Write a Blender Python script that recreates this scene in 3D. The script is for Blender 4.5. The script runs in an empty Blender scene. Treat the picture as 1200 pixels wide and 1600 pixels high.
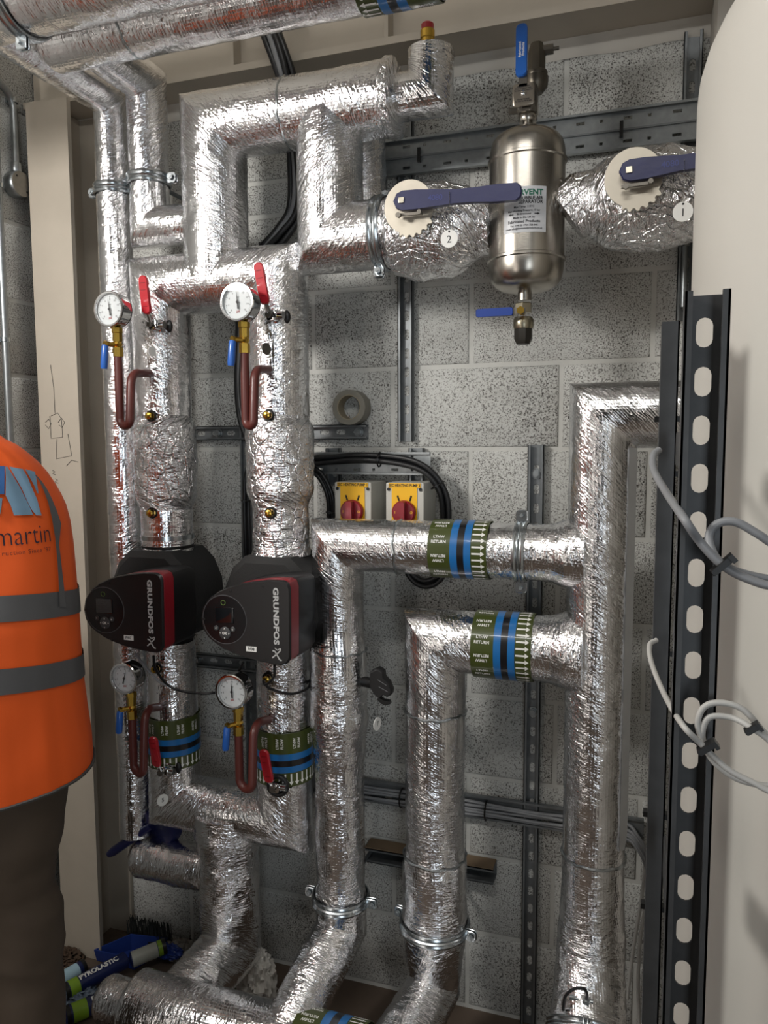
import bpy, math, random
import numpy as np
from mathutils import Vector, Matrix, noise as mnoise
random.seed(7); PI = math.pi
C = bpy.context.scene.collection

# ------------------------------------------------------------------ camera
F = 1184.0                                   # focal length in pixels of the 1200 px wide frame
_dn = np.array([50., 13000., F]); _dn /= np.linalg.norm(_dn)
_lf = np.array([-3557., -95., F]); _lf -= _dn*_lf.dot(_dn); _lf /= np.linalg.norm(_lf)
_up, _rt = -_dn, -_lf
_fw = np.cross(_up, _rt)
if _fw[2] < 0: _fw = -_fw
RM = np.stack([_rt, _fw, _up])               # camera (x right, y down, z forward) -> world
CAM = np.array([0., -2.0, 1.61])
def at(px, py, d=0.0):
    "world point at distance d in front of the block wall that the survey pixel shows"
    r = RM @ np.array([px-600., py-800., F]); t = (-d-CAM[1])/r[1]
    return Vector(CAM + t*r)
def at_floor(px, py, z=0.0):
    r = RM @ np.array([px-600., py-800., F]); t = (z-CAM[2])/r[2]
    return Vector(CAM + t*r)
cam = bpy.data.cameras.new('camera'); cam_o = bpy.data.objects.new('camera', cam); C.objects.link(cam_o)
cam.sensor_fit = 'HORIZONTAL'; cam.sensor_width = 36; cam.lens = F*36/1200; cam.clip_start = 0.02
cx, cy, cz = RM @ np.array([1., 0, 0]), RM @ np.array([0, -1., 0]), RM @ np.array([0, 0, -1.])
cam_o.matrix_world = Matrix(((cx[0], cy[0], cz[0], CAM[0]), (cx[1], cy[1], cz[1], CAM[1]), (cx[2], cy[2], cz[2], CAM[2]), (0, 0, 0, 1)))
bpy.context.scene.camera = cam_o

# ------------------------------------------------------------------ light
w = bpy.data.worlds.new('world'); bpy.context.scene.world = w; w.use_nodes = True
w.node_tree.nodes['Background'].inputs[0].default_value = (0.9, 0.93, 1, 1)
w.node_tree.nodes['Background'].inputs[1].default_value = 0.25
def area(name, loc, target, sx, sy, power, col):
    l = bpy.data.lights.new(name, 'AREA'); l.shape = 'RECTANGLE'; l.size = sx; l.size_y = sy; l.energy = power; l.color = col
    o = bpy.data.objects.new(name, l); C.objects.link(o); o.location = loc
    o.rotation_euler = (Vector(target)-Vector(loc)).to_track_quat('-Z', 'Y').to_euler()
    return o
area('site_lamp', (-1.60, -1.75, 2.40), (-0.5, 0, 1.6), 0.35, 0.30, 24.5, (1, 0.965, 0.92))
area('batten_lamp', (-0.3, -2.1, 2.92), (-0.5, -0.4, 0.8), 1.2, 0.12, 9, (1, 0.98, 0.95))
area('doorway_light', (1.0, -4.1, 1.2), (-0.3, 0, 1.3), 0.7, 1.9, 19, (0.87, 0.94, 1.0))
area('left_doorway_light', (-1.70, -3.3, 1.2), (-0.6, 0, 1.4), 0.5, 1.7, 10, (1, 0.91, 0.84))
vs = bpy.context.scene.view_settings
vs.view_transform = 'Standard'; vs.look = 'None'; vs.gamma = 1; vs.use_curve_mapping = False; vs.exposure = 0.12

# ------------------------------------------------------------------ materials
def nt(name):
    m = bpy.data.materials.new(name); m.use_nodes = True
    n = m.node_tree.nodes; l = m.node_tree.links; b = n['Principled BSDF']
    return m, n, l, b
def lin(c):
    if isinstance(c, str):
        c = [int(c[i:i+2], 16)/255 for i in (0, 2, 4)]
    return tuple(x/12.92 if x <= .04045 else ((x+.055)/1.055)**2.4 for x in c) + (1,)
MATS = {}
def mat(name, col, rough=0.5, metal=0.0, var=0.08, scale=30, bump=0.0, bscale=80, coat=0.0, trans=0.0, aniso=None):
    if name in MATS: return MATS[name]
    m, n, l, b = nt(name); c = lin(col)
    tc = n.new('ShaderNodeTexCoord'); nz = n.new('ShaderNodeTexNoise'); nz.inputs['Scale'].default_value = scale; nz.inputs['Detail'].default_value = 4
    l.new(tc.outputs['Object'], nz.inputs['Vector'])
    mx = n.new('ShaderNodeMix'); mx.data_type = 'RGBA'
    mx.inputs['A'].default_value = tuple(x*(1-var) for x in c[:3])+(1,); mx.inputs['B'].default_value = tuple(min(1, x*(1+var)) for x in c[:3])+(1,)
    l.new(nz.outputs['Fac'], mx.inputs['Factor']); l.new(mx.outputs['Result'], b.inputs['Base Color'])
    b.inputs['Roughness'].default_value = rough; b.inputs['Metallic'].default_value = metal
    b.inputs['Coat Weight'].default_value = coat; b.inputs['Transmission Weight'].default_value = trans
    if bump:
        n2 = n.new('ShaderNodeTexNoise'); n2.inputs['Scale'].default_value = bscale; n2.inputs['Detail'].default_value = 5
        if aniso:
            mp = n.new('ShaderNodeMapping'); mp.inputs['Scale'].default_value = aniso; l.new(tc.outputs['Object'], mp.inputs['Vector']); l.new(mp.outputs['Vector'], n2.inputs['Vector'])
        else: l.new(tc.outputs['Object'], n2.inputs['Vector'])
        bp = n.new('ShaderNodeBump'); bp.inputs['Strength'].default_value = bump; bp.inputs['Distance'].default_value = 0.002
        l.new(n2.outputs['Fac'], bp.inputs['Height']); l.new(bp.outputs['Normal'], b.inputs['Normal'])
    MATS[name] = m; return m

def foil_material(name, crumple):
    m, n, l, b = nt(name)
    def N(t, **k):
        x = n.new(t)
        for a, v in k.items(): setattr(x, a, v)
        return x
    uv = N('ShaderNodeUVMap'); oi = N('ShaderNodeObjectInfo')
    off = N('ShaderNodeVectorMath', operation='MULTIPLY_ADD')
    off.inputs[1].default_value = (1, 1, 1)
    cmb = N('ShaderNodeCombineXYZ'); mr = N('ShaderNodeMath', operation='MULTIPLY'); mr.inputs[1].default_value = 9.0
    l.new(oi.outputs['Random'], mr.inputs[0])
    for i in range(3): l.new(mr.outputs[0], cmb.inputs[i])
    l.new(uv.outputs['UV'], off.inputs[0]); l.new(cmb.outputs[0], off.inputs[2])
    # warp
    wn = N('ShaderNodeTexNoise'); wn.inputs['Scale'].default_value = 38; wn.inputs['Detail'].default_value = 2
    l.new(off.outputs[0], wn.inputs['Vector'])
    wm = N('ShaderNodeVectorMath', operation='MULTIPLY_ADD'); wm.inputs[1].default_value = (.022, .022, .022)
    l.new(wn.outputs['Color'], wm.inputs[0]); l.new(off.outputs[0], wm.inputs[2])
    def mapped(src, s, rot=0):
        mp = N('ShaderNodeMapping'); mp.inputs['Scale'].default_value = s; mp.inputs['Rotation'].default_value = (0, 0, rot); l.new(src, mp.inputs['Vector']); return mp.outputs['Vector']
    # sharp creases, two layers: facets from warped cells (stretched around the pipe)
    def crease(scale, s, rot, width):
        v = N('ShaderNodeTexVoronoi', feature='DISTANCE_TO_EDGE'); v.inputs['Scale'].default_value = scale
        l.new(mapped(wm.outputs[0], s, rot), v.inputs['Vector'])
        r = N('ShaderNodeMapRange'); r.inputs['From Max'].default_value = width; l.new(v.outputs['Distance'], r.inputs['Value']); return r.outputs[0]
    def facet(scale, s, rot):
        v = N('ShaderNodeTexVoronoi', feature='F1'); v.inputs['Scale'].default_value = scale
        l.new(mapped(wm.outputs[0], s, rot), v.inputs['Vector']); return v.outputs['Distance']
    c1 = facet(62 if not crumple else 38, (0.8, 1.7, 1), 0.12); c2 = facet(130, (0.6, 1.8, 1), -0.3)
    c3 = crease(22, (1.4, 0.9, 1), 0.2, .06)
    nz = N('ShaderNodeTexNoise'); nz.inputs['Scale'].default_value = 60; nz.inputs['Detail'].default_value = 4; nz.inputs['Roughness'].default_value = .62; nz.inputs['Distortion'].default_value = .7
    l.new(mapped(off.outputs[0], (1, 2.2, 1)), nz.inputs['Vector'])
    # woven scrim of the facing: a fine square grid
    sep = N('ShaderNodeSeparateXYZ'); l.new(uv.outputs['UV'], sep.inputs[0])
    def grid(o):
        a = N('ShaderNodeMath', operation='MULTIPLY'); a.inputs[1].default_value = PI/.0065; l.new(o, a.inputs[0])
        s_ = N('ShaderNodeMath', operation='SINE'); l.new(a.outputs[0], s_.inputs[0])
        p = N('ShaderNodeMath', operation='ABSOLUTE'); l.new(s_.outputs[0], p.inputs[0])
        q = N('ShaderNodeMath', operation='POWER'); q.inputs[1].default_value = 8; l.new(p.outputs[0], q.inputs[0]); return q.outputs[0]
    # patches where the facing is crushed more or less
    pt = N('ShaderNodeTexNoise'); pt.inputs['Scale'].default_value = 7; pt.inputs['Detail'].default_value = 2; l.new(off.outputs[0], pt.inputs['Vector'])
    pr_ = N('ShaderNodeMapRange'); pr_.inputs['From Min'].default_value = .38; pr_.inputs['From Max'].default_value = .62
    pr_.inputs['To Min'].default_value = .30 if not crumple else .75; pr_.inputs['To Max'].default_value = 1.0 if not crumple else 1.6; l.new(pt.outputs['Fac'], pr_.inputs['Value'])
    rg = N('ShaderNodeTexNoise', noise_type='RIDGED_MULTIFRACTAL'); rg.inputs['Scale'].default_value = 30; rg.inputs['Detail'].default_value = 3; rg.inputs['Distortion'].default_value = .5
    l.new(mapped(wm.outputs[0], (.8, 1.9, 1), .05), rg.inputs['Vector'])
    terms = [(c1, .75), (c2, .28), (c3, .06 if not crumple else .40), (nz.outputs['Fac'], .55), (rg.outputs['Fac'], .13 if not crumple else .20)]
    wr = N('ShaderNodeTexNoise'); wr.inputs['Scale'].default_value = 42; wr.inputs['Detail'].default_value = 3; wr.inputs['Distortion'].default_value = 1.2
    l.new(mapped(off.outputs[0], (.7, 2.8, 1), .25), wr.inputs['Vector']); terms.append((wr.outputs['Fac'], .55))
    acc = None
    for o, k in terms:
        q = N('ShaderNodeMath', operation='MULTIPLY'); q.inputs[1].default_value = k; l.new(o, q.inputs[0])
        if acc is None: acc = q.outputs[0]
        else:
            a = N('ShaderNodeMath', operation='ADD'); l.new(acc, a.inputs[0]); l.new(q.outputs[0], a.inputs[1]); acc = a.outputs[0]
    q = N('ShaderNodeMath', operation='MULTIPLY'); l.new(acc, q.inputs[0]); l.new(pr_.outputs[0], q.inputs[1]); acc = q.outputs[0]
    for o in (grid(sep.outputs[0]), grid(sep.outputs[1])):
        q = N('ShaderNodeMath', operation='MULTIPLY_ADD'); q.inputs[1].default_value = .045; l.new(o, q.inputs[0]); l.new(acc, q.inputs[2]); acc = q.outputs[0]
    bp = N('ShaderNodeBump'); bp.inputs['Strength'].default_value = 1.0; bp.inputs['Distance'].default_value = .0028 if not crumple else .0050
    l.new(acc, bp.inputs['Height']); l.new(bp.outputs['Normal'], b.inputs['Normal'])
    b.inputs['Metallic'].default_value = 1; b.inputs['Base Color'].default_value = (.84, .84, .85, 1)
    rr = N('ShaderNodeMapRange'); rr.inputs['To Min'].default_value = .07; rr.inputs['To Max'].default_value = .20; l.new(nz.outputs['Fac'], rr.inputs['Value']); l.new(rr.outputs[0], b.inputs['Roughness'])
    return m
FOIL = foil_material('foil_facing', False); CRUMPLED = foil_material('crumpled_foil', True)

def block_material():
    m, n, l, b = nt('painted_concrete_block')
    tc = n.new('ShaderNodeTexCoord'); geo = n.new('ShaderNodeNewGeometry'); oi = n.new('ShaderNodeObjectInfo')
    sp = n.new('ShaderNodeTexNoise'); sp.inputs['Scale'].default_value = 270; sp.inputs['Detail'].default_value = 6; sp.inputs['Roughness'].default_value = .7
    l.new(geo.outputs['Position'], sp.inputs['Vector'])
    big = n.new('ShaderNodeTexNoise'); big.inputs['Scale'].default_value = 5; big.inputs['Detail'].default_value = 4; l.new(geo.outputs['Position'], big.inputs['Vector'])
    th = n.new('ShaderNodeMath'); th.operation = 'MULTIPLY_ADD'; th.inputs[1].default_value = .16; l.new(big.outputs['Fac'], th.inputs[0]); l.new(sp.outputs['Fac'], th.inputs[2])
    rp = n.new('ShaderNodeValToRGB'); e = rp.color_ramp.elements
    e[0].position = .465; e[0].color = lin('2b2723'); e[1].position = .60; e[1].color = lin('c9cac6')
    x = rp.color_ramp.elements.new(.50); x.color = lin('7d7a75'); x = rp.color_ramp.elements.new(.54); x.color = lin('b1b1ad')
    l.new(th.outputs[0], rp.inputs[0]); l.new(rp.outputs[0], b.inputs['Base Color'])
    b.inputs['Roughness'].default_value = .75
    bp = n.new('ShaderNodeBump'); bp.inputs['Strength'].default_value = .8; bp.inputs['Distance'].default_value = .003
    l.new(th.outputs[0], bp.inputs['Height']); l.new(bp.outputs['Normal'], b.inputs['Normal'])
    return m
BLOCK = block_material()
MORTAR = mat('painted_mortar', 'bdbdb8', .7, var=.12, scale=25, bump=.5, bscale=90)
CREAM = mat('cream_steel_paint', 'b0a799', .5, var=.07, scale=14, bump=.25, bscale=45)
GALV = mat('galvanised_steel', '9a9fa1', .38, .85, var=.25, scale=60)
GALVD = mat('dull_galvanised_steel', '7b7f81', .42, .65, var=.3, scale=40)
ZINC = mat('bright_zinc', 'b9bfc2', .25, 1, var=.12)
STEEL = mat('brushed_stainless', 'aaa59c', .27, 1, var=.1, scale=12, bump=.08, bscale=60, aniso=(1, 1, 14))
STEELD = mat('grey_cast_steel', '6f6b64', .42, .9, var=.15)
CHROME = mat('chrome', 'd0d0d0', .08, 1, var=.02)
BRASS = mat('brass', 'c9a44a', .25, 1, var=.12, scale=50)
BLACK = mat('black_plastic', '141414', .42, var=.2)
CABLE = mat('black_cable_sheath', '17181a', .38, var=.2)
GCABLE = mat('grey_cable_sheath', '85878a', .45, var=.1)
LCABLE = mat('pale_cable_sheath', 'b5b4b0', .5, var=.1)
REDH = mat('red_vinyl', 'b3202b', .35, var=.12, coat=.3)
BLUEH = mat('blue_vinyl', '1f5bb0', .35, var=.1, coat=.3)
NAVY = mat('navy_enamel', '0f1548', .4, var=.15, scale=40, coat=.2, bump=.25, bscale=60)
PLATE = mat('pale_notched_steel', 'b9b2a4', .45, .55, var=.12)
OXIDE = mat('red_oxide_tube', '572620', .42, var=.12, coat=.1)
WHITE = mat('white_label', 'dcdcd8', .5, var=.03)
INK = mat('black_ink', '17171a', .6, var=.02)
WINK = mat('white_ink', 'e4e4df', .5, var=.02)
YELLOW = mat('yellow_plate', 'edb414', .45, var=.05)
GREYP = mat('light_grey_plastic', 'bdbcb4', .45, var=.04)
REDP = mat('red_plastic', '861523', .35, var=.06)
OLIVE = mat('olive_green_tape', '3f481c', .3, var=.05, coat=.4)
TBLUE = mat('blue_tape', '1b67a8', .3, var=.05, coat=.4)
TBLACK = mat('black_tape', '101014', .3, var=.05, coat=.4)
TANKM = mat('cream_tank_jacket', 'c6c3bb', .42, var=.02, scale=3, bump=.05, bscale=9)
FLOORM = mat('dusty_concrete_floor', '5c4f44', .8, var=.35, scale=6, bump=.5, bscale=40)
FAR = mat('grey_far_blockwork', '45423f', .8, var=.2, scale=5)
PAINT = mat('white_wall_paint', 'c4c0b8', .7, var=.05, scale=4)
STRUTD = mat('dark_slotted_steel', '4a4b4c', .42, .55, var=.25, scale=50)

# ------------------------------------------------------------------ mesh helpers
class MB:
    def __init__(s): s.v = []; s.f = []
    def add(s, vs_, fs):
        k = len(s.v); s.v += [tuple(v) for v in vs_]; s.f += [tuple(i+k for i in f) for f in fs]; return s
    def box(s, a, b, m=None):
        x0, y0, z0 = a; x1, y1, z1 = b
        vv = [Vector(p) for p in ((x0,y0,z0),(x1,y0,z0),(x1,y1,z0),(x0,y1,z0),(x0,y0,z1),(x1,y0,z1),(x1,y1,z1),(x0,y1,z1))]
        if m: vv = [m @ v for v in vv]
        return s.add(vv, [(3,2,1,0),(4,5,6,7),(0,1,5,4),(1,2,6,5),(2,3,7,6),(3,0,4,7)])
    def rbox(s, a, b, r, m=None, seg=3):
        "box with its four edges along local Y rounded (outline in XZ)"
        x0, y0, z0 = a; x1, y1, z1 = b; o = []
        for (qx, qz, st) in ((x1-r, z1-r, 0), (x0+r, z1-r, 1), (x0+r, z0+r, 2), (x1-r, z0+r, 3)):
            for k in range(seg+1):
                t = (st + k/seg)*PI/2; o.append((qx+r*math.cos(t), qz+r*math.sin(t)))
        return s.prism(o, y0, y1, m, bevel=min(r, abs(y1-y0))*.3)
    def prism(s, out, y0, y1, m=None, bevel=0):
        "outline [(x,z)] extruded along Y from y0 (front) to y1"
        n = len(out); cxx = sum(p[0] for p in out)/n; czz = sum(p[1] for p in out)/n
        rings = []
        sg = 1 if y1 > y0 else -1
        if bevel:
            ex = max(max(abs(p[0]-cxx), abs(p[1]-czz)) for p in out); k = 1-bevel/ex
            rings = [([((p[0]-cxx)*k+cxx, (p[1]-czz)*k+czz) for p in out], y0), (out, y0+sg*bevel), (out, y1-sg*bevel), ([((p[0]-cxx)*k+cxx, (p[1]-czz)*k+czz) for p in out], y1)]
        else: rings = [(out, y0), (out, y1)]
        vv = [Vector((p[0], y, p[1])) for o, y in rings for p in o]
        if m: vv = [m @ v for v in vv]
        fs = [tuple(range(n)), tuple(range(len(vv)-1, len(vv)-n-1, -1))]
        for r in range(len(rings)-1):
            fs += [(r*n+i, (r+1)*n+i, (r+1)*n+(i+1) % n, r*n+(i+1) % n) for i in range(n)]
        return s.add(vv, fs)
    def lathe(s, prof, origin, axis=(0, 0, 1), seg=32, cap=True, ang=None):
        "prof [(r, h)] about axis"
        ax = Vector(axis).normalized(); q = ax.to_track_quat('Z', 'Y').to_matrix(); o = Vector(origin)
        vv = []
        for r, h in prof:
            for k in range(seg):
                t = 2*PI*(k+.5 if ang is None else k+ang)/seg; vv.append(o + q @ Vector((r*math.cos(t), r*math.sin(t), h)))
        fs = []
        for j in range(len(prof)-1):
            for k in range(seg):
                fs.append((j*seg+k, j*seg+(k+1) % seg, (j+1)*seg+(k+1) % seg, (j+1)*seg+k))
        if cap: fs += [tuple(range(seg-1, -1, -1)), tuple(range((len(prof)-1)*seg, len(prof)*seg))]
        return s.add(vv, fs)
    def cyl(s, a, b, r, seg=20, r2=None):
        a, b = Vector(a), Vector(b); h = (b-a).length
        return s.lathe([(r, 0), (r if r2 is None else r2, h)], a, b-a, seg)
    def torus(s, c, axis, R, r, seg=40, rs=8):
        return s.lathe([(R+r*math.cos(2*PI*k/rs), r*math.sin(2*PI*k/rs)) for k in range(rs+1)], c, axis, seg, cap=False)
    def tube(s, pts, r, seg=10, cap=True, closed=False):
        pts = [Vector(p) for p in pts]; n = len(pts); vv = []; up = None
        for i, p in enumerate(pts):
            t = (pts[min(i+1, n-1)] - pts[max(i-1, 0)]).normalized()
            if up is None:
                up = t.orthogonal().normalized()
            up = (up - t*up.dot(t)).normalized(); sd = t.cross(up)
            rr = r[i] if isinstance(r, (list, tuple)) else r
            for k in range(seg):
                a = 2*PI*k/seg; vv.append(p + up*rr*math.cos(a) + sd*rr*math.sin(a))
        fs = [(i*seg+k, i*seg+(k+1) % seg, (i+1)*seg+(k+1) % seg, (i+1)*seg+k) for i in range(n-1) for k in range(seg)]
        if cap: fs += [tuple(range(seg-1, -1, -1)), tuple(range((n-1)*seg, n*seg))]
        return s.add(vv, fs)
    def sphere(s, c, r, seg=16, sc=(1, 1, 1)):
        pr = []
        k = seg//2
        vv = []; 
        for j in range(1, k):
            a = PI*j/k
            for i in range(seg):
                t = 2*PI*i/seg; vv.append((c[0]+r*sc[0]*math.sin(a)*math.cos(t), c[1]+r*sc[1]*math.sin(a)*math.sin(t), c[2]+r*sc[2]*math.cos(a)))
        top = len(vv); vv.append((c[0], c[1], c[2]+r*sc[2])); bot = len(vv); vv.append((c[0], c[1], c[2]-r*sc[2]))
        fs = [(j*seg+i, (j+1)*seg+i, (j+1)*seg+(i+1) % seg, j*seg+(i+1) % seg) for j in range(k-2) for i in range(seg)]
        fs += [(top, i, (i+1) % seg) for i in range(seg)] + [(bot, (k-2)*seg+(i+1) % seg, (k-2)*seg+i) for i in range(seg)]
        return s.add(vv, fs)
    def build(s, name, m, parent=None, smooth=40, label=None):
        me = bpy.data.meshes.new(name); me.from_pydata(s.v, [], s.f); me.update()
        me.materials.append(m)
        if smooth: 
            me.shade_smooth() if hasattr(me, 'shade_smooth') else None
            me.set_sharp_from_angle(angle=math.radians(smooth))
        o = bpy.data.objects.new(name, me); C.objects.link(o)
        if parent is not None: o.parent = parent; o.matrix_parent_inverse = Matrix.Identity(4) if PM.get(parent.name) is None else PM[parent.name]
        if label: o['label'] = label
        return o
PM = {}
def tag(o, label, cat, group=None, kind=None):
    o['label'] = label; o['category'] = cat
    if group: o['group'] = group
    if kind: o['kind'] = kind
    return o
def thing(name, label, cat, base=(0, 0, 0), group=None):
    o = bpy.data.objects.new(name, None); C.objects.link(o); o.location = base; o.empty_display_size = .05
    PM[o.name] = Matrix.Translation(-Vector(base))       # parts are modelled in room coordinates
    return tag(o, label, cat, group)
def struct(o): o['kind'] = 'structure'; return o
def smooth_path(pts, n=8):
    "Catmull-Rom through pts"
    pts = [Vector(p) for p in pts]; P = [pts[0]*2-pts[1]] + pts + [pts[-1]*2-pts[-2]]; out = []
    for i in range(1, len(P)-2):
        for k in range(n):
            t = k/n; a, b, c, d = P[i-1], P[i], P[i+1], P[i+2]
            out.append(.5*((2*b)+(c-a)*t+(2*a-5*b+4*c-d)*t*t+(3*b-a-3*c+d)*t**3))
    out.append(pts[-1]); return out
def fillet_path(pts, r, n=8):
    pts = [Vector(p) for p in pts]; out = [pts[0]]
    for i in range(1, len(pts)-1):
        a, b, c = pts[i-1], pts[i], pts[i+1]; u = (a-b).normalized(); v = (c-b).normalized()
        ang = u.angle(v); L = min(r/math.tan(ang/2), (a-b).length*.49, (c-b).length*.49); rr = L*math.tan(ang/2)
        ce = b + (u+v).normalized()*(rr/math.sin(ang/2)); s_, e_ = b+u*L-ce, b+v*L-ce
        for k in range(n+1):
            t = k/n; th_ = s_.angle(e_); w_ = (s_*math.sin((1-t)*th_)+e_*math.sin(t*th_))/math.sin(th_); out.append(ce + w_)
    out.append(pts[-1]); return out

# text as mesh outlines, laid on any surface
_tc = {}
def text_mesh(txt, size=1.0, bold=0.0, align='CENTER', spacing=1.0):
    key = (txt, size, bold, align, spacing)
    if key in _tc: return _tc[key]
    cu = bpy.data.curves.new('t', 'FONT'); cu.body = txt; cu.size = size; cu.align_x = align; cu.align_y = 'CENTER'; cu.offset = bold*size; cu.space_character = spacing
    cu.resolution_u = 3
    o = bpy.data.objects.new('t', cu); C.objects.link(o)
    dg = bpy.context.evaluated_depsgraph_get(); dg.update(); ev = o.evaluated_get(dg); me = ev.to_mesh()
    r = ([tuple(v.co)[:2] for v in me.vertices], [tuple(p.vertices) for p in me.polygons])
    ev.to_mesh_clear(); bpy.data.objects.remove(o); bpy.data.curves.remove(cu)
    _tc[key] = r; return r
def text_on(mb, txt, fn, size, bold=0.02, align='CENTER', spacing=1.0):
    "fn(x, y) -> world point"
    vv, ff = text_mesh(txt, size, bold, align, spacing); mb.add([fn(x, y) for x, y in vv], ff)
def flat(origin, ux, uy):
    o, a, b = Vector(origin), Vector(ux), Vector(uy); return lambda x, y: o + a*x + b*y

# ------------------------------------------------------------------ foil tubes
_rng = np.random.RandomState(3)
_K = [(_rng.randn(3)*f, _rng.rand()*6.28, 1/f**.6) for f in (18, 26, 34, 48, 66, 90, 120, 150) for _ in range(3)]
def lump(P, seed=0.0):
    s = np.zeros(len(P)); t = 0
    for k, ph, a in _K:
        s += a*(1-2*np.abs(np.sin(P@k + ph + seed*7.3 + .8*np.sin(P@k[::-1]*.6)))); t += a
    return s/t*2.2
NF = [0]
def foil(path, r, parent, amp=.0017, m=None, name='foil_jacket', seg=80, step=.006, cap=(True, True), flare=0):
    """insulation jacket: path points with mitred corners; r a number, or one radius per point"""
    m = m or FOIL
    path = [Vector(p) for p in path]; n = len(path); rad = [r]*n if not isinstance(r, (list, tuple)) else list(r)
    NF[0] += 1; seed = NF[0]*1.37
    dirs = [(path[i+1]-path[i]).normalized() for i in range(n-1)]
    planes = []
    for i in range(n):
        if i == 0: planes.append(dirs[0])
        elif i == n-1: planes.append(dirs[-1])
        else: planes.append((dirs[i-1]+dirs[i]).normalized())
    V = []; UV = []; Fc = []; up = dirs[0].orthogonal().normalized()
    if abs(dirs[0].z) > .7: up = (Vector((0, 1, 0)) - dirs[0]*dirs[0].y).normalized()
    s0 = 0.0; ringn = 0; th = np.linspace(0, 2*PI, seg+1)
    rings = []
    for i in range(n-1):
        d = dirs[i]; a, b = path[i], path[i+1]; L = (b-a).length
        if i > 0:
            pd = dirs[i-1]; q = pd.rotation_difference(d); up = q @ up
        up = (up-d*up.dot(d)).normalized(); sd = d.cross(up)
        cir = np.outer(np.cos(th), np.array(up)) + np.outer(np.sin(th), np.array(sd))
        k = max(1, int(round(L/step)))
        A, B, D = np.array(a), np.array(b), np.array(d)
        na, nb = np.array(planes[i]), np.array(planes[i+1])
        P0 = A + cir*rad[i]; P0 = P0 - np.outer(((P0-A)@na)/(D@na), D)
        P1 = B + cir*rad[i+1]; P1 = P1 - np.outer(((P1-B)@nb)/(D@nb), D)
        for j in range(k+1):
            if j == 0 and i > 0: continue
            t = j/k; P = P0*(1-t)+P1*t
            rings.append((P, cir, s0 + t*L, rad[i]*(1-t)+rad[i+1]*t))
        s0 += L
    nr = len(rings)
    P = np.concatenate([x[0] for x in rings]); D = np.concatenate([x[1] for x in rings])
    h = lump(P, seed)*amp
    # wrapped end joints: low ridge every 1 m or so
    P = P + D*h[:, None]
    U = np.concatenate([np.stack([th*x[3], np.full(seg+1, x[2])], 1) for x in rings])
    # weld seam: copy displacement
    P = P.reshape(nr, seg+1, 3); P[:, -1] = P[:, 0]; P = P.reshape(-1, 3)
    i0 = (np.arange(nr-1)[:, None]*(seg+1) + np.arange(seg)[None]).ravel()
    Q = np.stack([i0, i0+1, i0+seg+2, i0+seg+1], 1)
    verts = P; faces = Q
    me = bpy.data.meshes.new(name)
    ncap = 0; extra_v = []; extra = []
    base = len(verts)
    for e, on in ((0, cap[0]), (nr-1, cap[1])):
        if on:
            c = verts[e*(seg+1):(e+1)*(seg+1)].mean(0) + np.array(dirs[0] if e == 0 else dirs[-1])*(-.004 if e == 0 else .004)
            idx = base+len(extra_v); extra_v.append(c)
            for k in range(seg):
                a_, b_ = e*(seg+1)+k, e*(seg+1)+k+1
                extra.append((idx, b_, a_) if e == 0 else (idx, a_, b_))
    if extra_v: verts = np.concatenate([verts, np.array(extra_v)]); U = np.concatenate([U, np.zeros((len(extra_v), 2))])
    nq, nt_ = len(faces), len(extra)
    me.vertices.add(len(verts)); me.vertices.foreach_set('co', verts.astype(np.float32).ravel())
    li = np.concatenate([faces.ravel(), np.array(extra, dtype=int).ravel()]) if extra else faces.ravel()
    me.loops.add(len(li)); me.loops.foreach_set('vertex_index', li.astype(np.int32))
    me.polygons.add(nq+nt_)
    ls = np.concatenate([np.arange(nq)*4, nq*4+np.arange(nt_)*3]).astype(np.int32); me.polygons.foreach_set('loop_start', ls)
    me.update(calc_edges=True)
    ul = me.uv_layers.new(name='UVMap'); ul.data.foreach_set('uv', U[li].astype(np.float32).ravel())
    me.validate(); me.materials.append(m); me.shade_smooth(); me.set_sharp_from_angle(angle=math.radians(62))
    o = bpy.data.objects.new(name, me); C.objects.link(o)
    if parent is not None: o.parent = parent; o.matrix_parent_inverse = PM.get(parent.name, Matrix.Identity(4))
    return o
def vprofile(X, d, prof, d2=None):
    "vertical path from [(z, r)] with smooth radius changes"
    pts = []; rs = []
    for i in range(len(prof)-1):
        (z0, r0), (z1, r1) = prof[i], prof[i+1]
        k = 1 if abs(r0-r1) < 1e-5 else 6
        for j in range(k):
            t = j/k; s_ = t*t*(3-2*t); pts.append(Vector((X, -d, z0+(z1-z0)*t))); rs.append(r0+(r1-r0)*s_)
    pts.append(Vector((X, -d, prof[-1][0]))); rs.append(prof[-1][1]); return pts, rs
def zs(px, py, d=.25): return at(px, py, d).z
def xs(px, py, d=.25): return at(px, py, d).x

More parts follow.
